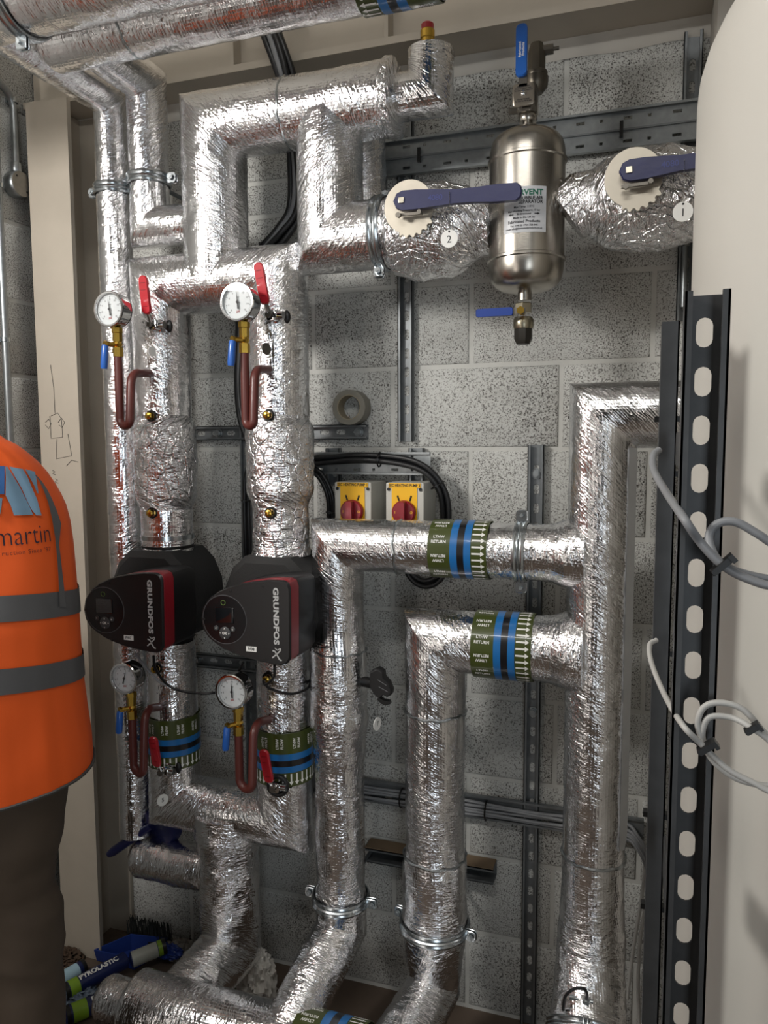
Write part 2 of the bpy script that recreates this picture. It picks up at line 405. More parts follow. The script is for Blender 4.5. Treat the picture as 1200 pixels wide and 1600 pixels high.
def pipe_band(parent, p0, axis, r, L, front, word='RETURN'):
    "wrap-round identification tape starting at p0; front = direction of the side facing the room"
    a = Vector(axis).normalized(); p0 = Vector(p0); f = Vector(front); f = (f-a*f.dot(a)).normalized(); s_ = a.cross(f); r += .0026
    def on(t, h, e=0): return p0 + a*h + (f*math.cos(t)+s_*math.sin(t))*(r+e)
    def sleeve(h0, h1, e, m, name, par):
        mb = MB(); n = 56; vv = []
        for h, ee in ((h0, e-.002), (h0, e), (h1, e), (h1, e-.002)):
            vv += [on(2*PI*k/n, h, ee) for k in range(n)]
        fs = [(j*n+k, j*n+(k+1) % n, (j+1)*n+(k+1) % n, (j+1)*n+k) for j in range(3) for k in range(n)]
        mb.add(vv, fs); return mb.build(name, m, par)
    b = sleeve(0, L, 0, OLIVE, 'identification_band', parent)
    b['label'] = 'olive wrap-round tape reading LTHW ' + word + ' with blue and black stripes and white arrows'
    k = b
    sleeve(L*.385, L*.505, .0006, TBLUE, 'blue_stripe', k); sleeve(L*.505, L*.62, .0006, TBLACK, 'black_stripe', k); sleeve(L*.62, L*.735, .0006, TBLUE, 'blue_stripe', k)
    ar = MB(); n = int(2*PI*r/.0150)
    for i in range(n):
        t0 = 2*PI*i/n; h0, h1 = L*.755, L*.97; w_ = .0020/r; hd = L*.065
        ar.add([on(t0-w_, h0, .0009), on(t0+w_, h0, .0009), on(t0+w_, h1-hd, .0009), on(t0-w_, h1-hd, .0009)], [(0, 1, 2, 3)])
        ar.add([on(t0-3*w_, h1-hd, .0009), on(t0+3*w_, h1-hd, .0009), on(t0, h1, .0009)], [(0, 1, 2)])
    ar.build('flow_arrows', WINK, k, smooth=0)
    tx = MB(); m_ = max(6, int(2*PI*r/.041)); sz = L*.068
    for i in range(m_):
        t0 = 2*PI*(i+.3)/m_; up = 1 if i % 2 else -1
        for ln, dy in (('LTHW', .55), (word, -.55)):
            # letters run along the pipe axis
            text_on(tx, ln, (lambda t0, dy, up: (lambda x, y: on(t0 - up*(y+dy*sz*1.15)/r*TS, L*.19+up*x, .0009)))(t0, dy, up), sz, .03)
    tx.build('lettering', WINK, k, smooth=0)
    return b
TS = 1
def clamp_ring(label, c, axis, r, ears, group='zinc pipe rings around the insulated pipes', rod=None):
    "two-part split pipe ring with double ribs, ears and bolts"
    t = thing('pipe_ring', label, 'pipe clamp', c, group if False else None); a = Vector(axis).normalized(); e = Vector(ears); e = (e-a*e.dot(a)).normalized()
    mb = MB(); mb.lathe([(r+.0005, -.014), (r+.004, -.013), (r+.0055, -.009), (r+.003, -.005), (r+.003, -.003), (r+.0062, 0), (r+.003, .003), (r+.003, .005), (r+.0055, .009), (r+.004, .013), (r+.0005, .014)], c, a, 56, cap=False)
    mb.build('ring_band', ZINC, t)
    n = a.cross(e)
    for s_ in (1, -1):
        b = MB(); M = Matrix.Identity(3); M.col[0] = e*s_; M.col[1] = n; M.col[2] = a; M = M.to_4x4(); M.translation = Vector(c)
        for q in (-.006, .003): b.rbox((r+.002, q, -.013), (r+.030, q+.0035, .013), .006, M)
        b.build('ear', ZINC, t)
        b = MB(); b.cyl(M @ Vector((r+.018, -.016, 0)), M @ Vector((r+.018, .014, 0)), .0038, 10); b.lathe([(.0075, -.005), (.0075, 0)], M @ Vector((r+.018, -.009, 0)), n, 6); b.build('bolt', GALV, t)
    if rod:
        b = MB(); b.cyl(Vector(c)+Vector((0, r, 0)), Vector((c[0], -.01, c[2])), .006, 10); b.lathe([(.012, 0), (.012, .012)], Vector((c[0], c[1]+r, c[2])), (0, 1, 0), 6); b.build('threaded_rod', GALVD, t)
    return t
# ================================================================== THE ROOM
XL, XR, YB, H = -1.745, 1.75, -4.3, 2.98
MB().box((XL-.1, YB-.1, -.1), (XR+.1, .1, 0)).build('floor', FLOORM, smooth=0)['kind'] = 'structure'
MB().box((XL-.1, YB-.1, H), (XR+.1, .1, H+.1)).build('ceiling', PAINT, smooth=0)['kind'] = 'structure'
wb = struct(MB().box((XL, 0, 0), (XR, .1, H)).build('wall_back', MORTAR, smooth=0))
wl = struct(MB().box((XL-.1, YB, 0), (XL, .1, H)).build('wall_left', MORTAR, smooth=0))
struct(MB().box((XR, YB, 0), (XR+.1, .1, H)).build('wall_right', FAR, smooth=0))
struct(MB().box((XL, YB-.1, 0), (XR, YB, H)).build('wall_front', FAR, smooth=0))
# blocks 440 x 215 in running bond
def block_mesh(wd, ht, nm):
    mb = MB(); b = .005; o = []
    a = (-wd/2, -ht/2, wd/2, ht/2)
    vv = [(a[0], .0, a[1]), (a[2], .0, a[1]), (a[2], .0, a[3]), (a[0], .0, a[3]),
          (a[0]+.001, -.002, a[1]+.001), (a[2]-.001, -.002, a[1]+.001), (a[2]-.001, -.002, a[3]-.001), (a[0]+.001, -.002, a[3]-.001),
          (a[0]+b, -.0045, a[1]+b), (a[2]-b, -.0045, a[1]+b), (a[2]-b, -.0045, a[3]-b), (a[0]+b, -.0045, a[3]-b)]
    fs = [(8, 9, 10, 11)]
    for r in (0, 4): fs += [(r+i, r+(i+1) % 4, r+4+(i+1) % 4, r+4+i) for i in range(4)]
    me = bpy.data.meshes.new(nm); me.from_pydata(vv, [], fs); me.update(); me.materials.append(BLOCK); me.shade_smooth(); return me
courses = [(k*.2275 + .0, .2275) for k in range(10)]
fullm = {}
z = .008
zl = [.008, .235, .463, .692, .920, 1.144, 1.365, 1.593, 1.812, 2.030, 2.252, 2.345, 2.570, 2.79, 2.975]
for ci in range(len(zl)-1):
    z0, z1 = zl[ci], zl[ci+1]; ht = z1-z0-.012
    off = -.424 if ci % 2 == 0 else -.19
    # vertical joints measured at X=-.424 (1.81..2.03 course and every other one) and X=-.19
    par = (ci % 2 == 0)
    off = -.424 if par else -.190
    x = off - .452*5
    while x < XR:
        x0, x1 = max(x+.006, XL+.005), min(x+.446, XR-.005)
        if x1-x0 > .05:
            key = (round(x1-x0, 3), round(ht, 3))
            if key not in fullm: fullm[key] = block_mesh(x1-x0, ht, 'concrete_block')
            o = bpy.data.objects.new('concrete_block', fullm[key]); C.objects.link(o); o.parent = wb
            o.location = ((x0+x1)/2, random.uniform(-.001, .0005), (z0+z1)/2); o.rotation_euler = (0, random.uniform(-.002, .002), 0)
        x += .452
for ci in range(len(zl)-1):
    z0, z1 = zl[ci], zl[ci+1]; ht = z1-z0-.012; y = -.01
    while y > -2.4:
        y1 = max(y-(.214 if (ci % 2 and y == -.01) else .440), -2.4); y0 = y
        key = (round(y0-y1, 3), round(ht, 3))
        if key not in fullm: fullm[key] = block_mesh(y0-y1, ht, 'concrete_block')
        o = bpy.data.objects.new('concrete_block', fullm[key]); C.objects.link(o); o.parent = wl
        o.location = (XL, (y0+y1)/2, (z0+z1)/2); o.rotation_euler = (0, 0, PI/2); y = y1-.012
# steel beam along the head of the wall
bm = thing('steel_beam', 'cream-painted steel beam running along the top of the block wall', 'beam', (-.4, -.08, 2.586))
bm['kind'] = 'structure'
MB().box((XL+.01, -.133, 2.588), (.62, -.006, 2.606)).build('bottom_flange', CREAM, bm, smooth=0)
MB().box((XL+.01, -.088, 2.606), (.62, -.076, 2.93)).build('web', CREAM, bm, smooth=0)
MB().box((XL+.01, -.133, 2.93), (.62, -.006, 2.948)).build('top_flange', CREAM, bm, smooth=0)
for x in (-1.9, -1.05, -.62, .2):
    MB().box((x, -.13, 2.607), (x+.01, -.0885, 2.929)).build('stiffener', CREAM, bm, smooth=0)
f = MB(); n = 90; vv = []
for i in range(n):
    x = XL+.02 + (0.6-XL)*i/(n-1); j = mnoise.noise((x*9, 0, 0))*.006
    vv += [(x, -.006, 2.545+j), (x, -.012-abs(j), 2.556+j), (x, -.014, 2.578), (x, -.022, 2.5875), (x, -.006, 2.5875)]
f.add(vv, [(i*5+k, i*5+(k+1) % 5, i*5+5+(k+1) % 5, i*5+5+k) for i in range(n-1) for k in range(5)])
o = f.build('trim_1', PAINT); o['kind'] = 'structure'; o['label'] = 'rough painted mortar fillet between beam and blocks'
# steel column at the left
col = thing('steel_column', 'cream-painted steel column with pencil marks, left of the pipes', 'column', (-1.64, -.09, 0)); col['kind'] = 'structure'
MB().box((-1.697, -.165, .001), (-1.553, -.150, 2.585)).build('front_flange', CREAM, col, smooth=0)
MB().box((-1.643, -.150, .001), (-1.632, -.020, 2.585)).build('web', CREAM, col, smooth=0)
MB().box((-1.712, -.020, .001), (-1.545, -.006, 2.585)).build('back_flange', CREAM, col, smooth=0)
pm = MB()
def pencil(pts, dd=.1655):
    P = [at(px, py, dd) for px, py in pts]; pm.tube([Vector((p.x, -dd, p.z)) for p in P], .0009, 4)
pencil([(79, 570), (84, 605), (86, 645)]); pencil([(78, 650), (80, 685), (98, 683), (96, 655), (90, 645), (80, 650)])
pencil([(71, 660), (76, 655), (80, 662), (76, 670), (71, 664)]); pencil([(91, 660), (96, 653), (101, 660), (97, 668), (92, 664)])
pencil([(106, 678), (112, 712), (88, 717), (89, 686)]); pencil([(104, 728), (112, 719), (122, 722)])
for x, y in ((82, 735), (86, 748), (83, 757)): pencil([(x, y), (x+4, y+2), (x, y+5), (x+5, y+7)])
pm.build('pencil_marks', INK, col)
# white boxed column at the right end of the wall
struct(MB().box((.135, -.20, 0), (.62, -.006, 2.587)).build('trim_2', PAINT, smooth=0))['label'] = 'painted boxing behind the tank'

# ================================================================== INSULATED PIPES
D = .25
# --- the upper loop
loop = thing('insulated_pipework', 'foil-wrapped pipe loop at upper left joining the top header to the numbered lever valves', 'pipe', (xs(337, 300), -D, 2.0))
Xp3, Xp4, Zt = xs(336, 300), xs(516, 300), zs(400, 187)
Xv5, Xv6 = -1.2045, -.8635
Zh3 = zs(345, 440)
rL = .083
Xend = xs(612, 160)
foil([(Xp3, -D, Zh3), (Xp3, -D, Zt), (Xend, -D, Zt)], rL, loop, name='loop_section')
cr = MB()
col_ = foil([(Xend-.012, -D, Zt), (Xend-.004, -D, Zt), (Xend+.012, -D, Zt), (Xend+.02, -D, Zt)], [.083, .090, .088, .07], loop, .004, CRUMPLED, name='taped_end')
Xst = xs(673, 148); 
foil([(Xend, -D, zs(630, 152)), (Xst, -D, zs(630, 152)), (Xst, -D, zs(672, 80))], .053, loop, name='vent_branch')
Zrun = zs(575, 368)
foil([(Xp4, -D, Zt), (Xp4, -D, Zrun), (xs(625, 350), -D, Zrun)], .081, loop, name='drop_section')
foil([(Xp4, -.12, Zt-.04), (Xp4+.035, -.12, Zt-.04), (Xp4+.045, -.12, Zrun+.02)], .06, loop, name='rear_pipe') 
# valve 2 and valve 1 lagged boxes, separator pipe stubs
XS = xs(823, 320); 
foil([(xs(600, 350), -D, Zrun), (xs(612, 350), -D, Zrun), (xs(622, 350), -D, Zrun), (xs(660, 350), -D, Zrun-.004), (xs(700, 350), -D, Zrun-.006), (xs(735, 350), -D, Zrun), (xs(752, 350), -D, Zrun), (xs(768, 350), -D, Zrun)],
     [.074, .086, .104, .112, .108, .088, .073, .070], loop, .006, CRUMPLED, name='lagged_valve_body')
run = thing('insulated_pipework', 'crumpled foil-wrapped pipe and valve body to the right of the air separator, with tag 1', 'pipe', (xs(980, 320), -D, Zrun))
Z1 = zs(950, 318)
foil([(xs(886, 320), -D, Zrun), (xs(905, 320), -D, Z1), (xs(925, 320), -D, Z1), (xs(950, 320), -D, Z1), (xs(985, 320), -D, Z1), (xs(1040, 320), -D, Z1), (xs(1075, 320), -D, Z1), (.135, -D, Z1)],
     [.064, .066, .074, .096, .108, .108, .098, .085], run, .006, CRUMPLED, name='lagged_valve_body')

# --- upper pump header with the two drops
hdr = thing('insulated_pipework', 'foil-wrapped header and twin drops above the two pumps', 'pipe', (-1.03, -D, 1.3))
foil([(Xv5, -D, zs(262, 859)), (Xv5, -D, zs(262, 795))], .070, hdr, name='valve_neck')
p, r = vprofile(Xv5, D, [(zs(262, 860), .072), (zs(262, 845), .068), (zs(262, 800), .068), (zs(262, 770), .084), (zs(262, 700), .087), (zs(262, 668), .083), (zs(262, 650), .073), (zs(262, 640), .073)])
foil(p, r, hdr, .004, CRUMPLED, name='lagged_valve_body')
foil([(Xv5, -D, zs(262, 650)), (Xv5, -D, Zh3), (Xv6, -D, Zh3), (Xv6, -D, zs(436, 650))], [.073, .078, .078, .077], hdr, name='header_section')
p, r = vprofile(Xv6, D, [(zs(440, 866), .078), (zs(440, 850), .074), (zs(440, 790), .074), (zs(440, 765), .088), (zs(440, 690), .089), (zs(440, 668), .087), (zs(440, 652), .077), (zs(440, 645), .077)])
foil(p, r, hdr, .0035, CRUMPLED, name='lagged_valve_body')
# --- lower pump header
low = thing('insulated_pipework', 'foil-wrapped twin pipes and header below the two pumps, dropping to the floor', 'pipe', (-1.04, -D, .2))
Zh6 = zs(350, 1262); Z5, Z6 = zs(270, 1000), zs(445, 1005)
foil([(Xv5, -D, Z5), (Xv5, -D, Zh6), (Xv6, -D, Zh6), (Xv6, -D, Z6)], [.066, .074, .076, .070], low, name='header_section')
Xv7, Ze7 = -1.038, zs(362, 1478)
foil([(Xv7, -D, Zh6), (Xv7, -D, Zh6-.065), (Xv7, -D, Zh6-.13), (Xv7, -D, zs(360, 1400)), (Xv7, -D, Ze7), (Xv7-.03, -.50, Ze7-.03)], [.096, .096, .082, .085, .084, .078], low, .004, FOIL, name='drop_section')
foil([(xs(213, 1340), -D, zs(240, 1340)), (xs(222, 1340), -D, zs(240, 1340)), (Xv7, -D, zs(240, 1340))], [.044, .060, .063], low, .003, FOIL, name='stub_section')
# --- floor header
flr = thing('insulated_pipework', 'fat foil-wrapped header lying low across the floor at bottom left', 'pipe', (-1.0, -.50, .1))
yB, zB = -.50, .195
xe = at(140, 1545, .55).x; xm_ = at(172, 1550, .58).x
foil([(xe, yB, zB), (xe+.012, yB, zB), (xm_+.004, yB, zB)], [.050, .058, .060], flr, .003, FOIL, name='end_cap')
foil([(xm_, yB, zB), (xm_+.012, yB, zB), (-.3, yB, zB)], [.074, .087, .088], flr, name='header_section')
for x in (-1.2, -.55): 
    s_ = MB(); s_.box((x-.04, yB-.03, .001), (x+.04, yB+.03, .012)); s_.cyl((x, yB, .01), (x, yB, zB-.07), .008, 10); s_.build('pipe_support', GALVD, flr)
# --- riser A
XA, Zah = -.708, zs(700, 857)
ra = thing('insulated_pipework', 'foil-wrapped riser right of the pumps, turning right at its upper LTHW RETURN band', 'pipe', (XA, -D, .3))
p, r = vprofile(XA, D, [(zs(540, 1090), .074), (zs(540, 1120), .078), (zs(540, 1160), .070), (zs(540, 1200), .065), (zs(540, 1350), .066), (zs(540, 1380), .064), (zs(540, 1398), .069), (zs(540, 1440), .068)])
p0, r0 = vprofile(XA, D, [(Zah, .065), (zs(540, 985), .065), (zs(540, 1020), .072), (zs(540, 1090), .074)])
XC = -.075
foil([(XC-.03, -D, Zah), (XC-.07, -D, Zah), (XC-.10, -D, Zah), (XC-.135, -D, Zah), (XA, -D, Zah)] + p0[1:], [.084, .082, .070, .066, .066] + r0[1:], ra, name='riser_section')
Za = zs(540, 1450)
foil(p + [Vector((XA, -D, Za)), Vector((XA-.045, -.50, Za-.12))], r + [.068, .064], ra, .003, FOIL, name='riser_section')
# --- riser B
XB, Zbh = -.455, zs(800, 1009)
rb = thing('insulated_pipework', 'thick foil-wrapped riser in the middle with the lower LTHW RETURN band on its top run', 'pipe', (XB, -D, .3))
Zb2 = zs(685, 1540)
foil([(XC-.03, -D, Zbh), (XC-.07, -D, Zbh), (XC-.10, -D, Zbh), (XC-.135, -D, Zbh), (XB, -D, Zbh), (XB, -D, zs(685, 1325)), (XB, -D, zs(685, 1350)), (XB, -D, zs(685, 1440))], [.096, .092, .080, .076, .075, .074, .081, .083], rb, name='riser_section')
foil([(XB, -D, zs(685, 1440)), (XB, -D, zs(685, 1470)), (XB, -D, zs(685, 1530)), (XB, -D, Zb2), (XB-.05, -.50, Zb2-.05)], [.081, .078, .066, .066, .078], rb, .003, FOIL, name='riser_section')
# --- riser C
Zc = zs(1000, 648)
rc = thing('insulated_pipework', 'tallest foil-wrapped riser beside the slotted steel uprights, turning right at its top', 'pipe', (XC, -D, .25))
foil([(.9, -D, Zc), (XC, -D, Zc), (XC, -D, zs(930, 1340)), (XC, -D, zs(925, 1370)), (XC, -D, zs(925, 1450))], [.072, .073, .071, .071, .076], rc, name='riser_section')
foil([(XC, -D, zs(925, 1440)), (XC, -.262, .42), (XC, -.305, .345), (XC, -.37, .288), (XC, -.46, .255), (XC, -.66, .245)], [.077, .080, .083, .085, .085, .085], rc, .003, FOIL, name='riser_section')
fl = MB(); zt_, zb_ = zs(968, 700), zs(968, 1316)
vv = []
for i in range(40):
    z_ = zt_+(zb_-zt_)*i/39; e = .0015*mnoise.noise((z_*20, 1, 2)); q = .006*min(1, (39-i)/2+.2)
    vv += [(XC+.058, -D-.045+e, z_), (XC+.068+q, -D-.030+e, z_), (XC+.066+q, -D-.026+e, z_), (XC+.058, -D-.030+e, z_)]
fl.add(vv, [(i*4+k, i*4+(k+1) % 4, i*4+4+(k+1) % 4, i*4+4+k) for i in range(39) for k in range(4)] + [(0, 1, 2, 3), (159, 158, 157, 156)])
fl.build('lap_seam', mat('lap_tape', 'c9cbcc', .35, .4), rc)
# --- left slim risers and ceiling headers
XR1, XR2 = xs(176, 250), xs(232, 250); ZR1, ZR2 = zs(172, 158), zs(232, 130)
r1 = thing('insulated_pipework', 'slimmest foil-wrapped riser at far left, running from ceiling header to floor level', 'pipe', (XR1, -D, .6))
foil([(XR1, -D, zs(205, 1300)), (XR1, -D, ZR1), (XR1, -.66, ZR1)], .046, r1, name='riser_section')
r2 = thing('insulated_pipework', 'short foil-wrapped drop left of the pipe loop, turning right into it', 'pipe', (XR2, -D, 2.1))
foil([(XR2, -.50, ZR2), (XR2, -D, ZR2), (XR2, -D, zs(250, 355)), (Xp3, -D, zs(250, 355))], .052, r2, name='drop_section')
h2 = thing('insulated_pipework', 'lower of two foil-wrapped headers under the ceiling, with an olive band at its right', 'pipe', (-1.2, -.47, ZR2))
yH2 = -.50; 
foil([(at(84, 70, .5).x, yH2, ZR2), (.2, yH2, ZR2)], .070, h2, name='header_section')
pipe_band(h2, (at(564, 0, .50).x+.16, yH2, ZR2), (-1, 0, 0), .071, .16, (.3, -.6, -.7), 'FLOW')
h1 = thing('insulated_pipework', 'upper, larger foil-wrapped header nearest the ceiling at top left', 'pipe', (-1.3, -.68, ZR1+.03))
foil([(XL+.05, -.70, ZR1+.015), (.2, -.70, ZR1+.015)], .088, h1, name='header_section')
c_ = (at(34, 30, .70).x, -.70, ZR1+.015)
clamp_ring('zinc pipe ring around the upper ceiling header at top left corner', c_, (1, 0, 0), .090, (0, 0, 1))

# bands, rings and plugs on them
pipe_band(ra, (xs(679, 855), -D, Zah), (1, 0, 0), .067, xs(768, 855)-xs(679, 855), (.2, -1, 0))
pipe_band(rb, (xs(745, 1010), -D, Zbh), (1, 0, 0), .077, xs(836, 1010)-xs(745, 1010), (.2, -1, 0))
pipe_band(low, (Xv5, -D, zs(270, 1112)), (0, 0, -1), .071, zs(270, 1112)-zs(270, 1186), (.5, -1, 0), 'FLOW')
pipe_band(low, (Xv6, -D, zs(445, 1130)), (0, 0, -1), .074, zs(445, 1130)-zs(445, 1210), (.5, -1, 0), 'FLOW')
pipe_band(flr, (at(464, 1590, .50).x, yB, zB), (1, 0, 0), .090, .165, (.1, -.7, .7))
clamp_ring('zinc pipe ring on the upper return run, beside the tall riser', (xs(815, 857), -D, Zah), (1, 0, 0), .0665, (0, 0, 1), rod=True)
clamp_ring('zinc pipe ring low on the riser right of the pumps', (XA, -D, zs(540, 1403)), (0, 0, 1), .070, (1, 0, 0), rod=True)
clamp_ring('zinc pipe ring low on the thick middle riser', (XB, -D, zs(685, 1443)), (0, 0, 1), .083, (1, -.2, 0), rod=True)
clamp_ring('zinc pipe ring on the slimmest riser at far left', (XR1, -D, zs(178, 298)), (0, 0, 1), .047, (1, 0, 0), rod=True)
clamp_ring('zinc pipe ring on the short drop left of the pipe loop', (XR2, -D, zs(232, 283)), (0, 0, 1), .053, (1, 0, 0), rod=True)
clamp_ring('zinc pipe ring left of the lever valve tagged 2', (xs(598, 370), -D, Zrun), (1, 0, 0), .0815, (.0, -.3, -1))
clamp_ring('zinc pipe ring around the foot of the tallest riser, with an earth wire', (XC, -.36, .295), (0, -.75, -.66), .0855, (0, -.66, .75))
def tape_ring(parent, c, axis, r, w=.004):
    mb = MB(); n = 60; a = Vector(axis).normalized(); f = a.orthogonal().normalized(); s_ = a.cross(f); vv = []
    for k in range(n):
        t = 2*PI*k/n; j = mnoise.noise((math.cos(t)*3, math.sin(t)*3, c[2]*9))*.006; e = .003*abs(mnoise.noise((k*.9, c[0], 3)))
        q = Vector(c)+a*j; dr = f*math.cos(t)+s_*math.sin(t)
        vv += [q+a*w+dr*(r-.003), q+a*w*.4+dr*(r+.0004+e), q-a*w*.4+dr*(r+.0004+e), q-a*w+dr*(r-.003)]
    mb.add(vv, [(k*4+j, k*4+j+1, ((k+1) % n)*4+j+1, ((k+1) % n)*4+j) for k in range(n) for j in range(3)])
    return mb.build('tape_ridge', CHROME if False else ZINC, parent)
for par, c, ax, r_ in ((rb, (XB, -D, zs(685, 1110)), (0, 0, 1), .076), (ra, (XA, -D, zs(540, 1015)), (0, 0, 1), .071), (rc, (XC, -D, zs(930, 1335)), (0, 0, 1), .073),
                     (ra, (xs(625, 855), -D, Zah), (1, 0, 0), .067), (loop, (xs(455, 180), -D, Zt), (1, 0, 0), .083), (rb, (XB, -D, zs(685, 1335)), (0, 0, 1), .078), (h2, (-1.08, yH2, ZR2), (1, 0, 0), .070)):
    tape_ring(par, c, ax, r_+.0005)
def test_plug(parent, c, axis=(0.1, -1, 0)):
    p = MB(); a = Vector(axis).normalized(); p.lathe([(.011, 0), (.011, .006), (.009, .007), (.009, .018), (.0095, .018), (.0095, .026), (.006, .028)], c, a, 6); p.build('test_plug', BRASS, parent)
    q = MB(); q.torus(Vector(c)+a*.010, a, .0125, .003, 18, 6); q.build('plug_seal', BLACK, parent)
for par, X, px, py, r_ in ((hdr, Xv5, 238, 650, .075), (hdr, Xv5, 240, 801, .068), (hdr, Xv6, 421, 649, .077), (hdr, Xv6, 424, 801, .073), (low, Xv5, 247, 1043, .067), (low, Xv6, 420, 1058, .070)):
    p_ = at(px, py, D+r_*.9)
    test_plug(par, (p_.x, -D-r_*.86, p_.z))
# ================================================================== STRUTS AND TRAYS
def strut(label, base, L, axis=(0, 0, 1), face=(0, -1, 0), w_=.041, dp=.021, m=None, pitch=.05, sl=.028, sw=.0135, t=.002, slots=True, cat='channel', name='strut_channel', off=.012, par=None, lip=.007):
    "lipped channel: back on the wall side, open side towards 'face', slots in the back"
    a = Vector(axis).normalized(); f = Vector(face).normalized(); s_ = a.cross(f); M = Matrix((( s_.x, f.x, a.x, base[0]), (s_.y, f.y, a.y, base[1]), (s_.z, f.z, a.z, base[2]), (0, 0, 0, 1)))
    mb = MB(); h = w_/2
    for q in (-1, 1):
        mb.box((min(q*h, q*(h-t)), 0, 0), (max(q*h, q*(h-t)), dp, L), M)
        mb.box((min(q*h, q*(h-lip)), dp-t, 0), (max(q*h, q*(h-lip)), dp, L), M)
        mb.box((min(q*(h-lip), q*(h-lip+t)), dp-.006, 0), (max(q*(h-lip), q*(h-lip+t)), dp-t, L), M)
    if slots:
        k = int(L//pitch); x0, x1 = -(h-t), h-t; zc = 0
        def prof(n=4):
            o = []; rr = sw/2; g = sl/2-rr
            for (cz_, st) in ((g, 0), (g, 1), (-g, 2), (-g, 3)):
                for j in range(n): 
                    ang = (st + j/(n-1))*PI/2; o.append((rr*math.cos(ang), cz_+rr*math.sin(ang)))
            return o
        sp = prof(); n = len(sp); hh = pitch/2
        bd = []
        for x, z_ in sp:
            # ray to the rectangle
            sx = (x1)/abs(x) if abs(x) > 1e-6 else 1e9; sz = hh/abs(z_) if abs(z_) > 1e-6 else 1e9; q = min(sx, sz); bd.append((x*q, z_*q))
        for j, (x, z_) in enumerate(sp):
            if j in (1,): bd[j] = bd[j]
        # snap the corners
        cor = [(x1, hh), (-x1, hh), (-x1, -hh), (x1, -hh)]
        for cx_, cz_ in cor:
            i = min(range(n), key=lambda i: (bd[i][0]-cx_)**2+(bd[i][1]-cz_)**2); bd[i] = (cx_, cz_)
        for c in range(k):
            z0 = off % pitch + hh + c*pitch
            if z0+hh > L: break
            for y0, y1, fl_ in ((t, 0, 1),):
                vf = [M @ Vector((x, t, z0+zz)) for x, zz in sp] + [M @ Vector((x, t, z0+zz)) for x, zz in bd] + [M @ Vector((x, 0, z0+zz)) for x, zz in sp] + [M @ Vector((x, 0, z0+zz)) for x, zz in bd]
                fs = []
                for i in range(n):
                    j = (i+1) % n; fs += [(i, j, n+j, n+i), (2*n+j, 2*n+i, 3*n+i, 3*n+j), (j, i, 2*n+i, 2*n+j)]
                mb.add(vf, fs)
        zz = off % pitch
        if zz > .001: mb.box((x0, 0, 0), (x1, t, zz), M)
        if zz + (c)*pitch < L: mb.box((x0, 0, zz+k*pitch if zz+k*pitch <= L else zz+(k-1)*pitch), (x1, t, L), M)
    else: mb.box((-(h-t), 0, 0), (h-t, t, L), M)
    o = mb.build(name, m or GALVD, par, smooth=30)
    if par is None: tag(o, label, cat)
    return o, M
def anchor(par, c, axis=(0, -1, 0), r=.010):
    b = MB(); b.lathe([(r*1.4, 0), (r*1.4, .002), (r, .002), (r, .008)], c, axis, 16); b.lathe([(r*.8, .008), (r*.8, .012)], c, axis, 6); b.build('bolt_head', GALV, par)
# vertical strut behind the valve tagged 2
xA_ = (at(624, 500).x+at(650, 500).x)/2
oA, M_ = strut('long galvanised channel upright behind the lever valve tagged 2', (xA_, -.006, zs(637, 690, 0)), 2.56-zs(637, 690, 0))
xB_ = (at(826, 760).x+at(851, 760).x)/2
oB, M_ = strut('galvanised channel upright on the wall crossing behind both return runs', (xB_, -.006, .002), zs(838, 695, 0)-.002)
anchor(oB, (xB_, -.009, zs(838, 740, 0))); anchor(oB, (xB_, -.009, zs(836, 1110, 0)))
xT = at(1081, 130).x
strut('dark channel upright at top right beside the tank', (xT, -.006, 1.9), .655)
# thin conduit right of it
o = MB(); o.cyl((at(1068, 440).x, -.03, zs(1068, 480, .03)), (at(1068, 440).x, -.03, zs(1068, 385, .03)), .007, 12); tag(o.build('steel_rod', GALV), 'short plain steel rod on the wall just left of the tank', 'rod')
# short horizontal struts behind the pumps
zq = zs(335, 677, 0); xa, xb = at(300, 677).x, at(577, 677).x
o1, M_ = strut('short horizontal galvanised channel behind the pipes under the roll of tape', (xa, -.006, zq), xb-xa, (1, 0, 0))
anchor(o1, (at(344, 677).x, -.009, zq)); anchor(o1, (at(563, 677).x, -.009, zq))
zq = zs(350, 1032, 0); xa, xb = at(298, 1032).x, at(505, 1045).x
o1, M_ = strut('short horizontal galvanised channel behind the pump cables', (xa, -.006, zq), xb-xa, (1, 0, 0))
anchor(o1, (at(312, 1030).x, -.009, zq))
# stub channel low between the risers, brown dust on top
zq = zs(680, 1355, .06); xa, xb = at(570, 1340, .05).x, at(772, 1375, .05).x
o1, M_ = strut('short deep channel low on the wall between the two risers, dusty on top', (xa, -.006, zq), xb-xa, (1, 0, 0), dp=.055, slots=False)
MB().box((xa+.004, -.059, zq+.0206), (xb-.002, -.008, zq+.0235)).build('dust_layer', mat('brown_dust', '75634e', .9), o1)
